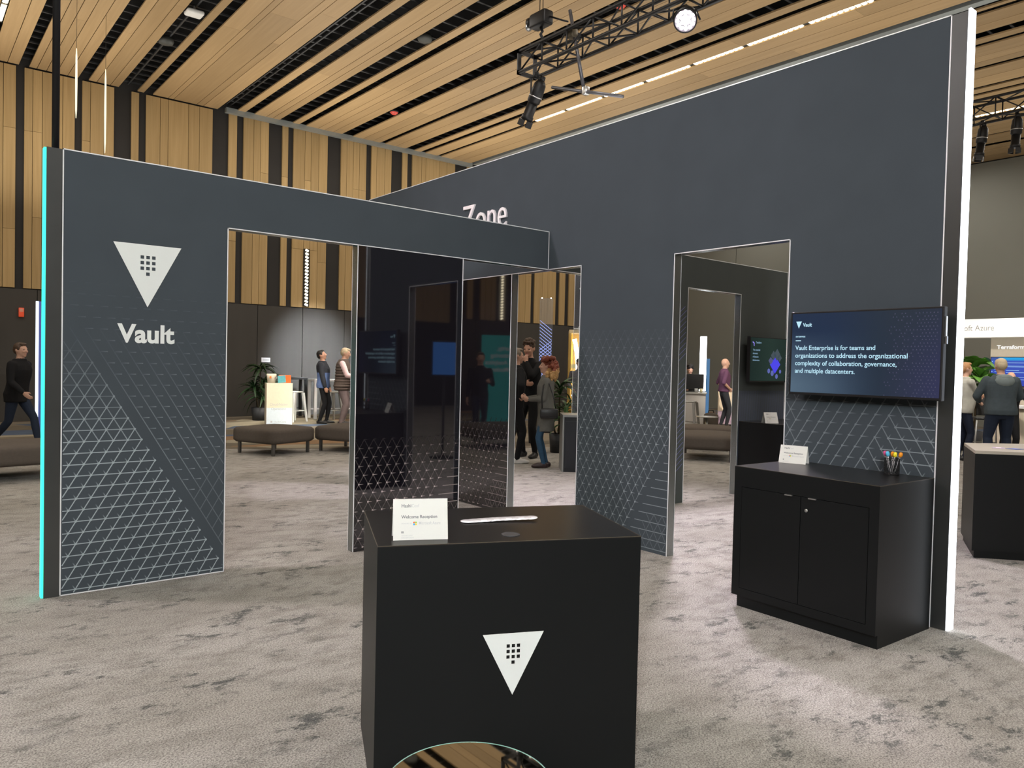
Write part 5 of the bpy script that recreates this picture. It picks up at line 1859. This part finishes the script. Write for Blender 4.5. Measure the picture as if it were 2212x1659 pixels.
def hand(mb, wrist, d, n, curl, mi, side):
    """palm and five fingers; d = pointing direction, n = palm normal, side = +1 left / -1 right"""
    d, n = Vector(d).normalized(), Vector(n)
    n = (n - d * n.dot(d)).normalized()
    s = d.cross(n)
    R = Matrix((d, s, n)).transposed()
    c = Vector(wrist) + d * 0.052
    mb.ell(c, (0.056, 0.041, 0.018), 12, 8, R, mi)
    mb.ell(Vector(wrist) + d * 0.005, (0.030, 0.027, 0.022), 10, 7, R, mi)
    for k, (off, ln) in enumerate(((0.029, 0.070), (0.010, 0.080), (-0.010, 0.075), (-0.028, 0.058))):
        p = Vector(wrist) + d * (0.092 - abs(off) * 0.25) + s * off
        ang = curl * 0.45
        pts = [p]
        dd = d.copy()
        for q, fr in enumerate((0.45, 0.32, 0.23)):
            dd = (d * math.cos(ang) + n * math.sin(ang))
            p = p + dd * ln * fr
            pts.append(p)
            ang += curl * 0.75
        mb.tube(pts, [0.0102, 0.0098, 0.009, 0.0075], 8, mi)
        mb.ell(pts[-1], (0.0078,) * 3, 8, 6, mi=mi)
    th = s * (1 if side > 0 else 1)
    p0 = Vector(wrist) + d * 0.028 + s * 0.030
    p1 = p0 + d * 0.030 + s * 0.024 + n * 0.010
    p2 = p1 + d * 0.032 + s * 0.004 + n * 0.012
    mb.tube([p0, p1, p2], [0.0135, 0.0118, 0.009], 8, mi)
    mb.ell(p2, (0.009,) * 3, 8, 6, mi=mi)


def person(label, loc, deg, H, mats, pose, hair=None, group=None, voxel=0.0105, cat='person'):
    """mats: skin, top, pants, shoes, extra (second colour of the top). pose: see below"""
    S = H / 1.755
    g = pose.get
    t = thing('person', label, cat, loc, math.radians(deg), group)
    mb = MB()
    lean = math.radians(g('lean', 2))
    pelvis = Vector((0, 0, 0.93 + g('drop', 0.0)))
    RL = Matrix.Rotation(lean, 3, 'Y')

    def T(p):
        p = Vector(p) + Vector((0, 0, g('drop', 0.0)))
        return pelvis + RL @ (p - pelvis) if p.z > pelvis.z else p
    fat, infl, hem = g('fat', 0.0), g('inflate', 0.012), g('hem', 0.86)
    prof = [(0.60, .165, .125, -.005), (0.72, .165, .120, -.005), (0.80, .162, .112, -.008), (0.86, .163, .110, -.01), (0.93, .168, .116, -.012), (1.03, .152, .107, 0.0), (1.12, .148, .104, .006), (1.22, .164, .115, .010),
            (1.32, .176, .118, .006), (1.39, .172, .103, -.006), (1.43, .135, .085, -.010), (1.465, .085, .068, -.008), (1.50, .058, .056, -.002)]
    k = g('build', 1.0)
    # hips and seat (trousers)
    loft(mb, [(T((0, 0, z)), d * k, w * k) for z, w, d in ((0.79, .10, .075), (0.83, .148, .098), (0.90, .160, .108), (0.97, .152, .106), (1.05, .140, .098))], 2)
    rings = []
    for z, w, d, xo in prof:
        if z < hem - 0.001:
            continue
        bel = fat * math.exp(-((z - 1.05) / 0.16) ** 2)
        rings.append((T((xo + bel * 0.5, 0, z)), d * k + infl + bel * 0.6, w * k + infl + bel * 0.4))
    mi_top = 4 if g('vest') else 1
    if g('two_tone'):                                   # darker shoulder yoke over a lighter body
        cut = [i for i, r in enumerate(rings)]
        lo = [r for r, z in zip(rings, [q[0] for q in prof if q[0] >= hem - 0.001]) if z <= 1.23]
        hi = [r for r, z in zip(rings, [q[0] for q in prof if q[0] >= hem - 0.001]) if z >= 1.21]
        loft(mb, lo, 4)
        loft(mb, hi, 1)
    else:
        loft(mb, rings, mi_top)
    if g('quilt'):                                      # horizontal padded ribs of a quilted vest
        for z in [hem + 0.03 + i * 0.062 for i in range(9)]:
            w0 = [(w, d, xo) for zz, w, d, xo in prof if zz >= z][0]
            bel = fat * math.exp(-((z - 1.05) / 0.16) ** 2)
            c = T((w0[2] + bel * 0.5, 0, z))
            loft(mb, [(c + Vector((0, 0, dz)), w0[1] * k + infl + bel * 0.6 + e_, w0[0] * k + infl + bel * 0.4 + e_) for dz, e_ in ((-0.022, 0.0), (-0.01, 0.014), (0.01, 0.014), (0.022, 0.0))], 4)
    # shoulders
    for s in (1, -1):
        mb.ell(T((0, s * 0.150 * k, 1.405)), (0.062 + infl * 0.5, 0.075, 0.050), 12, 8, mi=mi_top if g('vest') else 1)
    # neck and head
    hy, hp = math.radians(g('head_yaw', 0)), math.radians(g('head_pitch', 0))
    nb = T((0.004, 0, 1.515))
    HM = Matrix.Translation(nb) @ Matrix.Rotation(hy, 4, 'Z') @ Matrix.Rotation(hp, 4, 'Y') @ Matrix.Translation((-0.004, 0, -1.515))
    mb.tube([T((-0.008, 0, 1.42)), T((0.0, 0, 1.50)), HM @ Vector((0.012, 0, 1.58))], [0.062, 0.057, 0.055], 14, 0)
    H3 = HM.to_3x3()

    def he(c, r, mi=0, rot=None):
        mb.ell(HM @ Vector(c), r, 14, 10, H3 @ (rot or Matrix.Identity(3)), mi)
    he((0.006, 0, 1.655), (0.098, 0.076, 0.104))
    he((0.030, 0, 1.615), (0.078, 0.064, 0.088))
    he((0.052, 0, 1.572), (0.052, 0.046, 0.042))
    he((0.080, 0, 1.545), (0.022, 0.024, 0.018))
    he((0.094, 0, 1.665), (0.014, 0.050, 0.012))
    mb.tube([HM @ Vector((0.100, 0, 1.662)), HM @ Vector((0.122, 0, 1.630)), HM @ Vector((0.126, 0, 1.618)), HM @ Vector((0.104, 0, 1.607))], [0.010, 0.014, 0.015, 0.010], 8, 0)
    for s in (1, -1):
        he((0.088, s * 0.034, 1.620), (0.022, 0.022, 0.024))
        he((-0.004, s * 0.077, 1.640), (0.021, 0.011, 0.033), rot=Matrix.Rotation(-s * 0.3, 3, 'Z'))
    he((0.098, 0, 1.580), (0.012, 0.025, 0.009), 5)
    # arms
    rs = g('sleeve', 1.15)
    for side, key in ((1, 'l'), (-1, 'r')):
        sh = T((0.0, side * 0.188 * k, 1.405))
        wr = Vector(g('hand_' + key, (0.05, side * 0.25, 0.86))) + Vector((0, 0, g('drop', 0.0)))
        el, wr = ik(sh, wr, 0.285, 0.255, g('elbow_' + key, (-1, side * 0.35, -0.1)))
        fore = 0 if g('short') else 1
        limb(mb, sh, el, 0.050 * rs, 0.041 * rs, 1)
        if g('short'):
            limb(mb, sh.lerp(el, 0.6), el, 0.042, 0.037, 0)
            limb(mb, el, wr, 0.038, 0.026, 0, 0.004)
        else:
            limb(mb, el, wr.lerp(el, 0.08), 0.041 * rs, 0.030 * rs, 1, 0.004)
        d = (wr - el).normalized()
        hd = Vector(g('point_' + key, d))
        hand(mb, wr, hd, g('palm_' + key, (0.2, -side, 0)), g('curl_' + key, 0.55), 0, side)
    # legs
    rp = g('trouser', 1.0)
    for side, key in ((1, 'l'), (-1, 'r')):
        hp_ = Vector((0, side * 0.088 * k, 0.90 + g('drop', 0.0)))
        an = Vector(g('foot_' + key, (0.0, side * 0.11, 0.085)))
        kn, an = ik(hp_, an, 0.425, 0.415, g('knee_' + key, (1, side * 0.12, 0)))
        limb(mb, hp_, kn, 0.090 * rp * (0.5 + 0.5 * k), 0.060 * rp, 2, 0.004)
        limb(mb, kn, an, 0.058 * rp, 0.042 * rp, 2, 0.008)
        fy = math.radians(g('toe_' + key, side * 10))
        lift = math.radians(g('heel_' + key, 0))
        F = Matrix.Rotation(fy, 3, 'Z') @ Matrix.Rotation(lift, 3, 'Y')
        base = Vector((an.x, an.y, an.z - 0.085))
        for c, r in (((-0.035, 0, 0.045), (0.050, 0.038, 0.044)), ((0.03, 0, 0.045), (0.075, 0.040, 0.044)), ((0.10, 0, 0.036), (0.085, 0.044, 0.035)), ((0.145, 0, 0.030), (0.055, 0.042, 0.029)), ((0.05, 0, 0.012), (0.135, 0.043, 0.013))):
            mb.ell(base + F @ Vector(c), r, 14, 8, F, 3)
    src = mb.mesh('body')
    o = bpy.data.objects.new('body', src)
    COL.objects.link(o)
    o.parent = t
    o.scale = (S, S, S)
    md = o.modifiers.new('r', 'REMESH')
    md.mode = 'VOXEL'
    md.voxel_size = voxel
    sm = o.modifiers.new('s', 'SMOOTH')
    sm.factor = 0.5
    sm.iterations = 2
    ms = [mats.get('skin', SKIN), mats['top'], mats['pants'], mats['shoes'], mats.get('extra', mats['top']), mat('lips', (0.34, 0.13, 0.11), 0.5)]
    bvh = BVHTree.FromPolygons(mb.v, mb.f)
    PEOPLE.append((o, ms, bvh, list(mb.mi)))
    # eyes
    ey = MB()
    for s in (1, -1):
        ey.ell(HM @ Vector((0.094, s * 0.032, 1.645)), (0.009, 0.012, 0.008), 10, 6, H3)
    e2 = ey.build('eyes', mat('eye_dark', (0.02, 0.015, 0.012), 0.25), t)
    e2.scale = (S, S, S)
    # hair
    if hair:
        hm = MB()
        kind, hmat = hair[0], hair[1]
        rnd = random.Random(len(label))

        def hl(c, r):
            hm.ell(HM @ Vector(c), r, 12, 8, H3)
        if kind == 'short':
            hl((-0.010, 0, 1.685), (0.099, 0.083, 0.086))
            hl((-0.042, 0, 1.650), (0.068, 0.080, 0.085))
            hl((0.045, 0, 1.735), (0.056, 0.060, 0.030))
            for s in (1, -1):
                hl((0.0, s * 0.068, 1.675), (0.052, 0.016, 0.045))
        elif kind == 'fringe':                          # receding: back and sides only
            hl((-0.050, 0, 1.640), (0.060, 0.076, 0.070))
            for s in (1, -1):
                hl((-0.015, s * 0.070, 1.655), (0.045, 0.012, 0.035))
        elif kind == 'messy':
            hl((-0.012, 0, 1.690), (0.104, 0.088, 0.088))
            hl((-0.045, 0, 1.650), (0.070, 0.083, 0.085))
            for i in range(70):
                a, b_ = rnd.uniform(0, 2 * PI), rnd.uniform(0.15, 1.0)
                x, y, z = 0.098 * math.cos(a) * math.sin(b_ * 1.5), 0.086 * math.sin(a) * math.sin(b_ * 1.5), 0.09 * math.cos(b_ * 1.5)
                if x > 0.05 and z < 0.04:
                    continue
                r = rnd.uniform(0.016, 0.028)
                hl((-0.010 + x, y, 1.700 + z), (r, r, r))
        elif kind == 'curly':
            hl((-0.015, 0, 1.690), (0.102, 0.090, 0.092))
            hl((-0.055, 0, 1.600), (0.075, 0.098, 0.140))
            for i in range(230):
                a = rnd.uniform(0.62 * PI if i % 3 else 0.42 * PI, 1.38 * PI if i % 3 else 1.58 * PI)
                z = rnd.uniform(1.44, 1.79)
                w = 0.115 + 0.060 * math.sin((1.79 - z) / 0.35 * PI * 0.85)
                if z > 1.72:
                    w *= 0.75
                    a = rnd.uniform(0, 2 * PI)
                r = rnd.uniform(0.018, 0.040)
                hl((-0.012 + w * 0.9 * math.cos(a), w * math.sin(a), z), (r, r, r * 1.2))
        elif kind == 'cap':
            hl((0.0, 0, 1.700), (0.104, 0.086, 0.070))
            hl((0.10, 0, 1.690), (0.07, 0.06, 0.012))
        h2 = hm.build('hair' if kind != 'cap' else 'cap', hmat if len(hair) < 3 else [hmat, hair[2]], t)
        if len(hair) > 2:                               # lighter ends
            for p in h2.data.polygons:
                zc = sum(h2.data.vertices[i].co.z for i in p.vertices) / len(p.vertices)
                if zc < 1.60 + 0.03 * math.sin(p.index * 0.01):
                    p.material_index = 1
        h2.scale = (S, S, S)
    t['_S'] = S
    return t, HM, S


def finish_people():
    bpy.context.view_layer.update()
    dg = bpy.context.evaluated_depsgraph_get()
    for o, ms, bvh, mi in PEOPLE:
        me = bpy.data.meshes.new_from_object(o.evaluated_get(dg))
        me.materials.clear()
        for m in ms:
            me.materials.append(m)
        idx = []
        for p in me.polygons:
            hit = bvh.find_nearest(p.center)
            idx.append(mi[hit[2]] if hit[2] is not None else 1)
        me.polygons.foreach_set('material_index', idx)
        me.polygons.foreach_set('use_smooth', [True] * len(me.polygons))
        o.modifiers.clear()
        old = o.data
        o.data = me
        bpy.data.meshes.remove(old)


def cloth(name, c, **k):
    return mat(name, c, k.pop('rough', 0.85), var=0.18, scale=14, bump=0.1, bscale=120, spec=0.2)


BLK = cloth('cloth_black', (0.010, 0.010, 0.011))
DENIM = cloth('denim_dark', (0.018, 0.026, 0.045))
DENIMB = cloth('denim_blue', (0.035, 0.080, 0.135))
NAVY = cloth('cloth_navy', (0.012, 0.016, 0.030))
SHOEB = mat('shoe_black', (0.012, 0.011, 0.011), 0.45)
SHOEW = mat('shoe_white', (0.62, 0.60, 0.56), 0.5)
SHOEBR = mat('shoe_brown', (0.10, 0.05, 0.03), 0.5)
HBLK = mat('hair_black', (0.012, 0.009, 0.008), 0.5, var=0.3, scale=60)
HBRN = mat('hair_brown', (0.055, 0.030, 0.016), 0.55, var=0.3, scale=60)
HGRY = mat('hair_blond_grey', (0.42, 0.34, 0.22), 0.55, var=0.2, scale=60)
HRED = mat('hair_auburn', (0.17, 0.035, 0.014), 0.5, var=0.3, scale=40)
HGOLD = mat('hair_golden_ends', (0.42, 0.24, 0.09), 0.5, var=0.3, scale=40)

# man striding past at the left edge
person('man in black jacket and dark jeans striding right at the left edge', (1.50, 14.25, 0), -39, 1.70, dict(top=BLK, pants=DENIM, shoes=SHOEB),
       dict(lean=5, drop=-0.035, foot_l=(0.30, 0.09, 0.095), foot_r=(-0.34, -0.09, 0.13), heel_l=-12, heel_r=32, knee_l=(1, 0.05, 0.1), knee_r=(1, -0.05, 0.1), hand_l=(-0.18, 0.28, 0.92), hand_r=(0.26, -0.24, 0.96), inflate=0.03, sleeve=1.35, hem=0.80, build=1.05, head_yaw=-8),
       ('short', HBRN))
# man looking up by the wall
person('man in blue and charcoal jacket looking up, hand in pocket', (7.92, 16.88, 0), -39, 1.74, dict(top=cloth('jacket_charcoal', (0.025, 0.027, 0.034)), extra=cloth('jacket_blue', (0.10, 0.15, 0.30)), pants=BLK, shoes=SHOEB, skin=SKIN2),
       dict(two_tone=True, lean=-3, head_pitch=-16, hand_l=(0.08, 0.22, 0.88), hand_r=(0.10, -0.24, 0.88), curl_r=0.9, curl_l=0.9, inflate=0.035, sleeve=1.45, hem=0.86, foot_l=(0.06, 0.11, 0.085), foot_r=(-0.05, -0.11, 0.085)),
       ('short', HBLK))
# man in quilted vest
person('fair-haired man in brown quilted vest over pink shirt', (8.13, 16.33, 0), -34, 1.80, dict(top=cloth('shirt_pink', (0.72, 0.52, 0.52)), extra=cloth('vest_brown', (0.085, 0.065, 0.055)), pants=cloth('trouser_taupe', (0.15, 0.115, 0.115)), shoes=SHOEB, skin=SKIN),
       dict(vest=True, quilt=True, fat=0.07, lean=3, head_pitch=12, hand_l=(0.36, 0.12, 1.10), hand_r=(0.36, -0.12, 1.10), palm_l=(0, -1, 0.3), palm_r=(0, 1, 0.3), point_l=(1, -0.2, 0.1), point_r=(1, 0.2, 0.1), elbow_l=(-0.6, 0.5, -0.6), elbow_r=(-0.6, -0.5, -0.6), inflate=0.04, sleeve=1.3, hem=0.80, build=1.1, trouser=1.15),
       ('short', HGRY))
# talking group behind the glossy panel
person('curly dark-haired man in black with one fist at his chin', (8.04, 9.44, 0), -165, 1.89, dict(top=BLK, pants=BLK, shoes=SHOEB, skin=SKIN2),
       dict(lean=4, head_pitch=10, head_yaw=14, hand_l=(0.20, 0.06, 1.44), elbow_l=(0.5, 0.6, -1), point_l=(-0.2, -0.4, 0.9), palm_l=(-1, -0.2, 0), curl_l=1.5, hand_r=(0.20, 0.05, 1.12), elbow_r=(-0.2, -1, -0.6), inflate=0.015),
       ('messy', HBRN))
person('grey-haired man in black sweater, hand on hip, beside the glossy panel edge', (7.37, 9.03, 0), -18, 1.75, dict(top=BLK, pants=BLK, shoes=SHOEW, skin=SKIN),
       dict(lean=2, hand_r=(0.02, -0.22, 1.02), elbow_r=(-0.35, -1.0, 0.1), palm_r=(0, 1, 0), point_r=(0.6, 0.6, -0.4), curl_r=0.9, hand_l=(0.10, 0.24, 0.86), inflate=0.03, sleeve=1.3, hem=0.84, build=1.05, foot_l=(-0.10, 0.10, 0.085), foot_r=(0.02, -0.12, 0.085)),
       ('short', mat('hair_ash', (0.16, 0.125, 0.09), 0.55, var=0.3, scale=60)))
WO, WHM, WS = person('woman with long curly auburn hair in grey coat and blue jeans', (7.44, 8.38, 0), 141, 1.59, dict(top=cloth('coat_grey', (0.115, 0.112, 0.10)), pants=DENIMB, shoes=mat('boot_brown', (0.030, 0.014, 0.014), 0.4), skin=SKIN),
       dict(lean=0, head_pitch=-4, hand_l=(0.27, 0.05, 1.10), hand_r=(0.30, -0.05, 1.12), elbow_l=(-0.8, 0.4, -0.7), elbow_r=(-0.8, -0.4, -0.7), palm_l=(0, -1, 0.4), palm_r=(0, 1, 0.4), point_l=(0.9, -0.4, 0.2), point_r=(0.9, 0.4, 0.2), curl_l=1.1, curl_r=1.1, inflate=0.03, sleeve=1.25, hem=0.60, build=0.95, trouser=0.86, foot_l=(0.02, 0.08, 0.085), foot_r=(-0.03, -0.08, 0.085), toe_l=4, toe_r=-4),
       ('curly', HRED, HGOLD))
bag = thing('shoulder_bag', 'small black shoulder bag at the hip of the red-haired woman', 'bag', (7.44, 8.38, 0), math.radians(141))
mb = MB()
cushion(mb, 0.26, 0.07, 0.0, 0.14, 0.01)
ob = mb.build('bag_body', mat('black_leather', (0.010, 0.010, 0.010), 0.4), bag, (-0.04, 0.245, 0.74))
MB().rbox(-0.125, 0.125, 0.036, 0.046, 0.03, 0.13, 0.008, 2).build('flap', mat('black_leather', (0.010, 0.010, 0.010), 0.4), bag, (-0.04, 0.245, 0.74))
MB().tube([(-0.14, 0.245, 0.86), (-0.10, 0.235, 1.05), (-0.04, 0.205, 1.22), (0.0, 0.165, 1.325), (0.05, 0.205, 1.20), (0.07, 0.235, 1.05), (0.06, 0.245, 0.86)], 0.009, 8).build('strap', mat('black_leather', (0.010, 0.010, 0.010), 0.4), bag)
# bald man in the right-hand doorway
person('bald man in maroon T-shirt and dark jeans with hands on hips', (16.50, 11.73, 0), -39, 1.78, dict(top=cloth('tee_maroon', (0.105, 0.045, 0.085)), pants=cloth('jeans_charcoal', (0.030, 0.031, 0.036)), shoes=SHOEBR, skin=SKIN),
       dict(short=True, lean=0, hand_l=(0.10, 0.18, 1.00), hand_r=(0.10, -0.18, 1.00), elbow_l=(-1, 0.6, 0), elbow_r=(-1, -0.6, 0), palm_l=(0, -1, 0), palm_r=(0, 1, 0), point_l=(0.8, -0.3, -0.5), point_r=(0.8, 0.3, -0.5), hem=0.88, inflate=0.022, sleeve=1.3, foot_l=(-0.03, 0.11, 0.085), foot_r=(0.05, -0.11, 0.085)), None)
c_, s_ = math.cos(math.radians(-52)), math.sin(math.radians(-52))
person('dark-haired person standing behind the monitor at the white desk', rd(-0.40, 1.05, 0), -128, 1.60, dict(top=BLK, pants=BLK, shoes=SHOEB, skin=SKIN2),
       dict(lean=8, head_pitch=22, hand_l=(0.25, 0.15, 1.08), hand_r=(0.25, -0.15, 1.08), elbow_l=(-1, 0.3, -0.3), elbow_r=(-1, -0.3, -0.3)), ('messy', HBLK), voxel=0.013)
# sponsor booth visitors
HO, HHM, HSc = person('man in grey-blue hoodie and dark jeans seen from behind', (14.0, 4.62, 0), 42, 1.78, dict(top=cloth('hoodie_grey_blue', (0.060, 0.078, 0.088)), pants=DENIM, shoes=SHOEB, skin=SKIN),
       dict(lean=3, hand_l=(0.30, 0.20, 1.06), hand_r=(0.30, -0.20, 1.06), elbow_l=(-0.5, 0.8, -0.5), elbow_r=(-0.5, -0.8, -0.5), inflate=0.045, sleeve=1.5, hem=0.86, build=1.12, fat=0.02, trouser=1.2, foot_l=(0, 0.15, 0.085), foot_r=(0, -0.15, 0.085), head_pitch=8), ('short', HGRY))
hood = MB()
hood.ell((-0.105, 0, 1.40), (0.075, 0.145, 0.10), 16, 10)
hood.ell((-0.085, 0, 1.455), (0.085, 0.125, 0.055), 16, 10)
hb = hood.build('hood', cloth('hoodie_hood', (0.20, 0.24, 0.24)), HO)
hb.scale = (HSc,) * 3
person('fair man in light grey polo with folded arms beside the white strip', (14.63, 5.42, 0), -39, 1.72, dict(top=cloth('polo_grey', (0.34, 0.33, 0.29)), pants=NAVY, shoes=SHOEB, skin=SKIN),
       dict(short=True, fat=0.04, hand_l=(0.24, -0.08, 1.16), hand_r=(0.25, 0.10, 1.12), elbow_l=(0, 1, -0.7), elbow_r=(0, -1, -0.7), point_l=(0.2, -1, 0.1), point_r=(0.2, 1, 0), palm_l=(-1, 0, 0), palm_r=(-1, 0, 0), hem=0.84, inflate=0.03, sleeve=1.4), ('short', mat('hair_sandy', (0.34, 0.17, 0.07), 0.55, var=0.2, scale=60)))
person('person in black top half hidden behind the man in the grey-blue hoodie', (14.92, 4.80, 0), -140, 1.57, dict(top=BLK, pants=BLK, shoes=SHOEB, skin=SKIN),
       dict(lean=4, short=True, hand_l=(0.28, 0.22, 1.0), hand_r=(0.26, -0.20, 1.05), elbow_l=(-0.5, 1, -0.5)), ('fringe', HGRY), voxel=0.013)
person('person in black cap inside the amber-lit booth', (12.52, 12.95, 0), -120, 1.68, dict(top=cloth('tee_grey', (0.10, 0.10, 0.11)), pants=BLK, shoes=SHOEB, skin=SKIN2),
       dict(lean=2, hand_l=(0.2, 0.2, 1.0), hand_r=(0.2, -0.2, 1.0)), ('cap', BLK), voxel=0.014)
# figures outside the frame, mirrored in the glossy panels
person('dark-clothed man with a paper cup, mirrored in the glossy panel', (0.58, 12.10, 0), -60, 1.76, dict(top=BLK, pants=NAVY, shoes=SHOEB, skin=SKIN),
       dict(lean=4, drop=-0.03, foot_l=(0.28, 0.09, 0.095), foot_r=(-0.30, -0.09, 0.12), heel_r=28, hand_r=(0.34, -0.16, 1.18), elbow_r=(-0.4, -0.4, -1), palm_r=(0, 1, 0), curl_r=1.0), ('short', HBRN), voxel=0.014)
cup = thing('cup', 'dark paper cup held by the man mirrored in the glossy panel', 'cup', (0.58 + 0.38 * math.cos(math.radians(-60)) + 0.15 * math.sin(math.radians(-60)) * 1.0, 12.10 + 0.38 * math.sin(math.radians(-60)) - 0.15 * math.cos(math.radians(-60)), 1.12), 0)
MB().lathe([(0, 0), (0.032, 0), (0.042, 0.11), (0, 0.11)], 16).build('body', mat('dark_cup', (0.03, 0.03, 0.03), 0.5), cup)
MB().lathe([(0, 0.111), (0.045, 0.111), (0.043, 0.122), (0, 0.122)], 16).build('lid', SHOEB, cup)
person('dark-clothed man mirrored in the doorway reflection of the black panel', (6.55, -0.35, 0), 150, 1.78, dict(top=BLK, pants=BLK, shoes=SHOEB, skin=SKIN),
       dict(lean=2), ('short', HBRN), voxel=0.014)

# ------------------------------------------------------------------ finish
finish_texts()
finish_people()
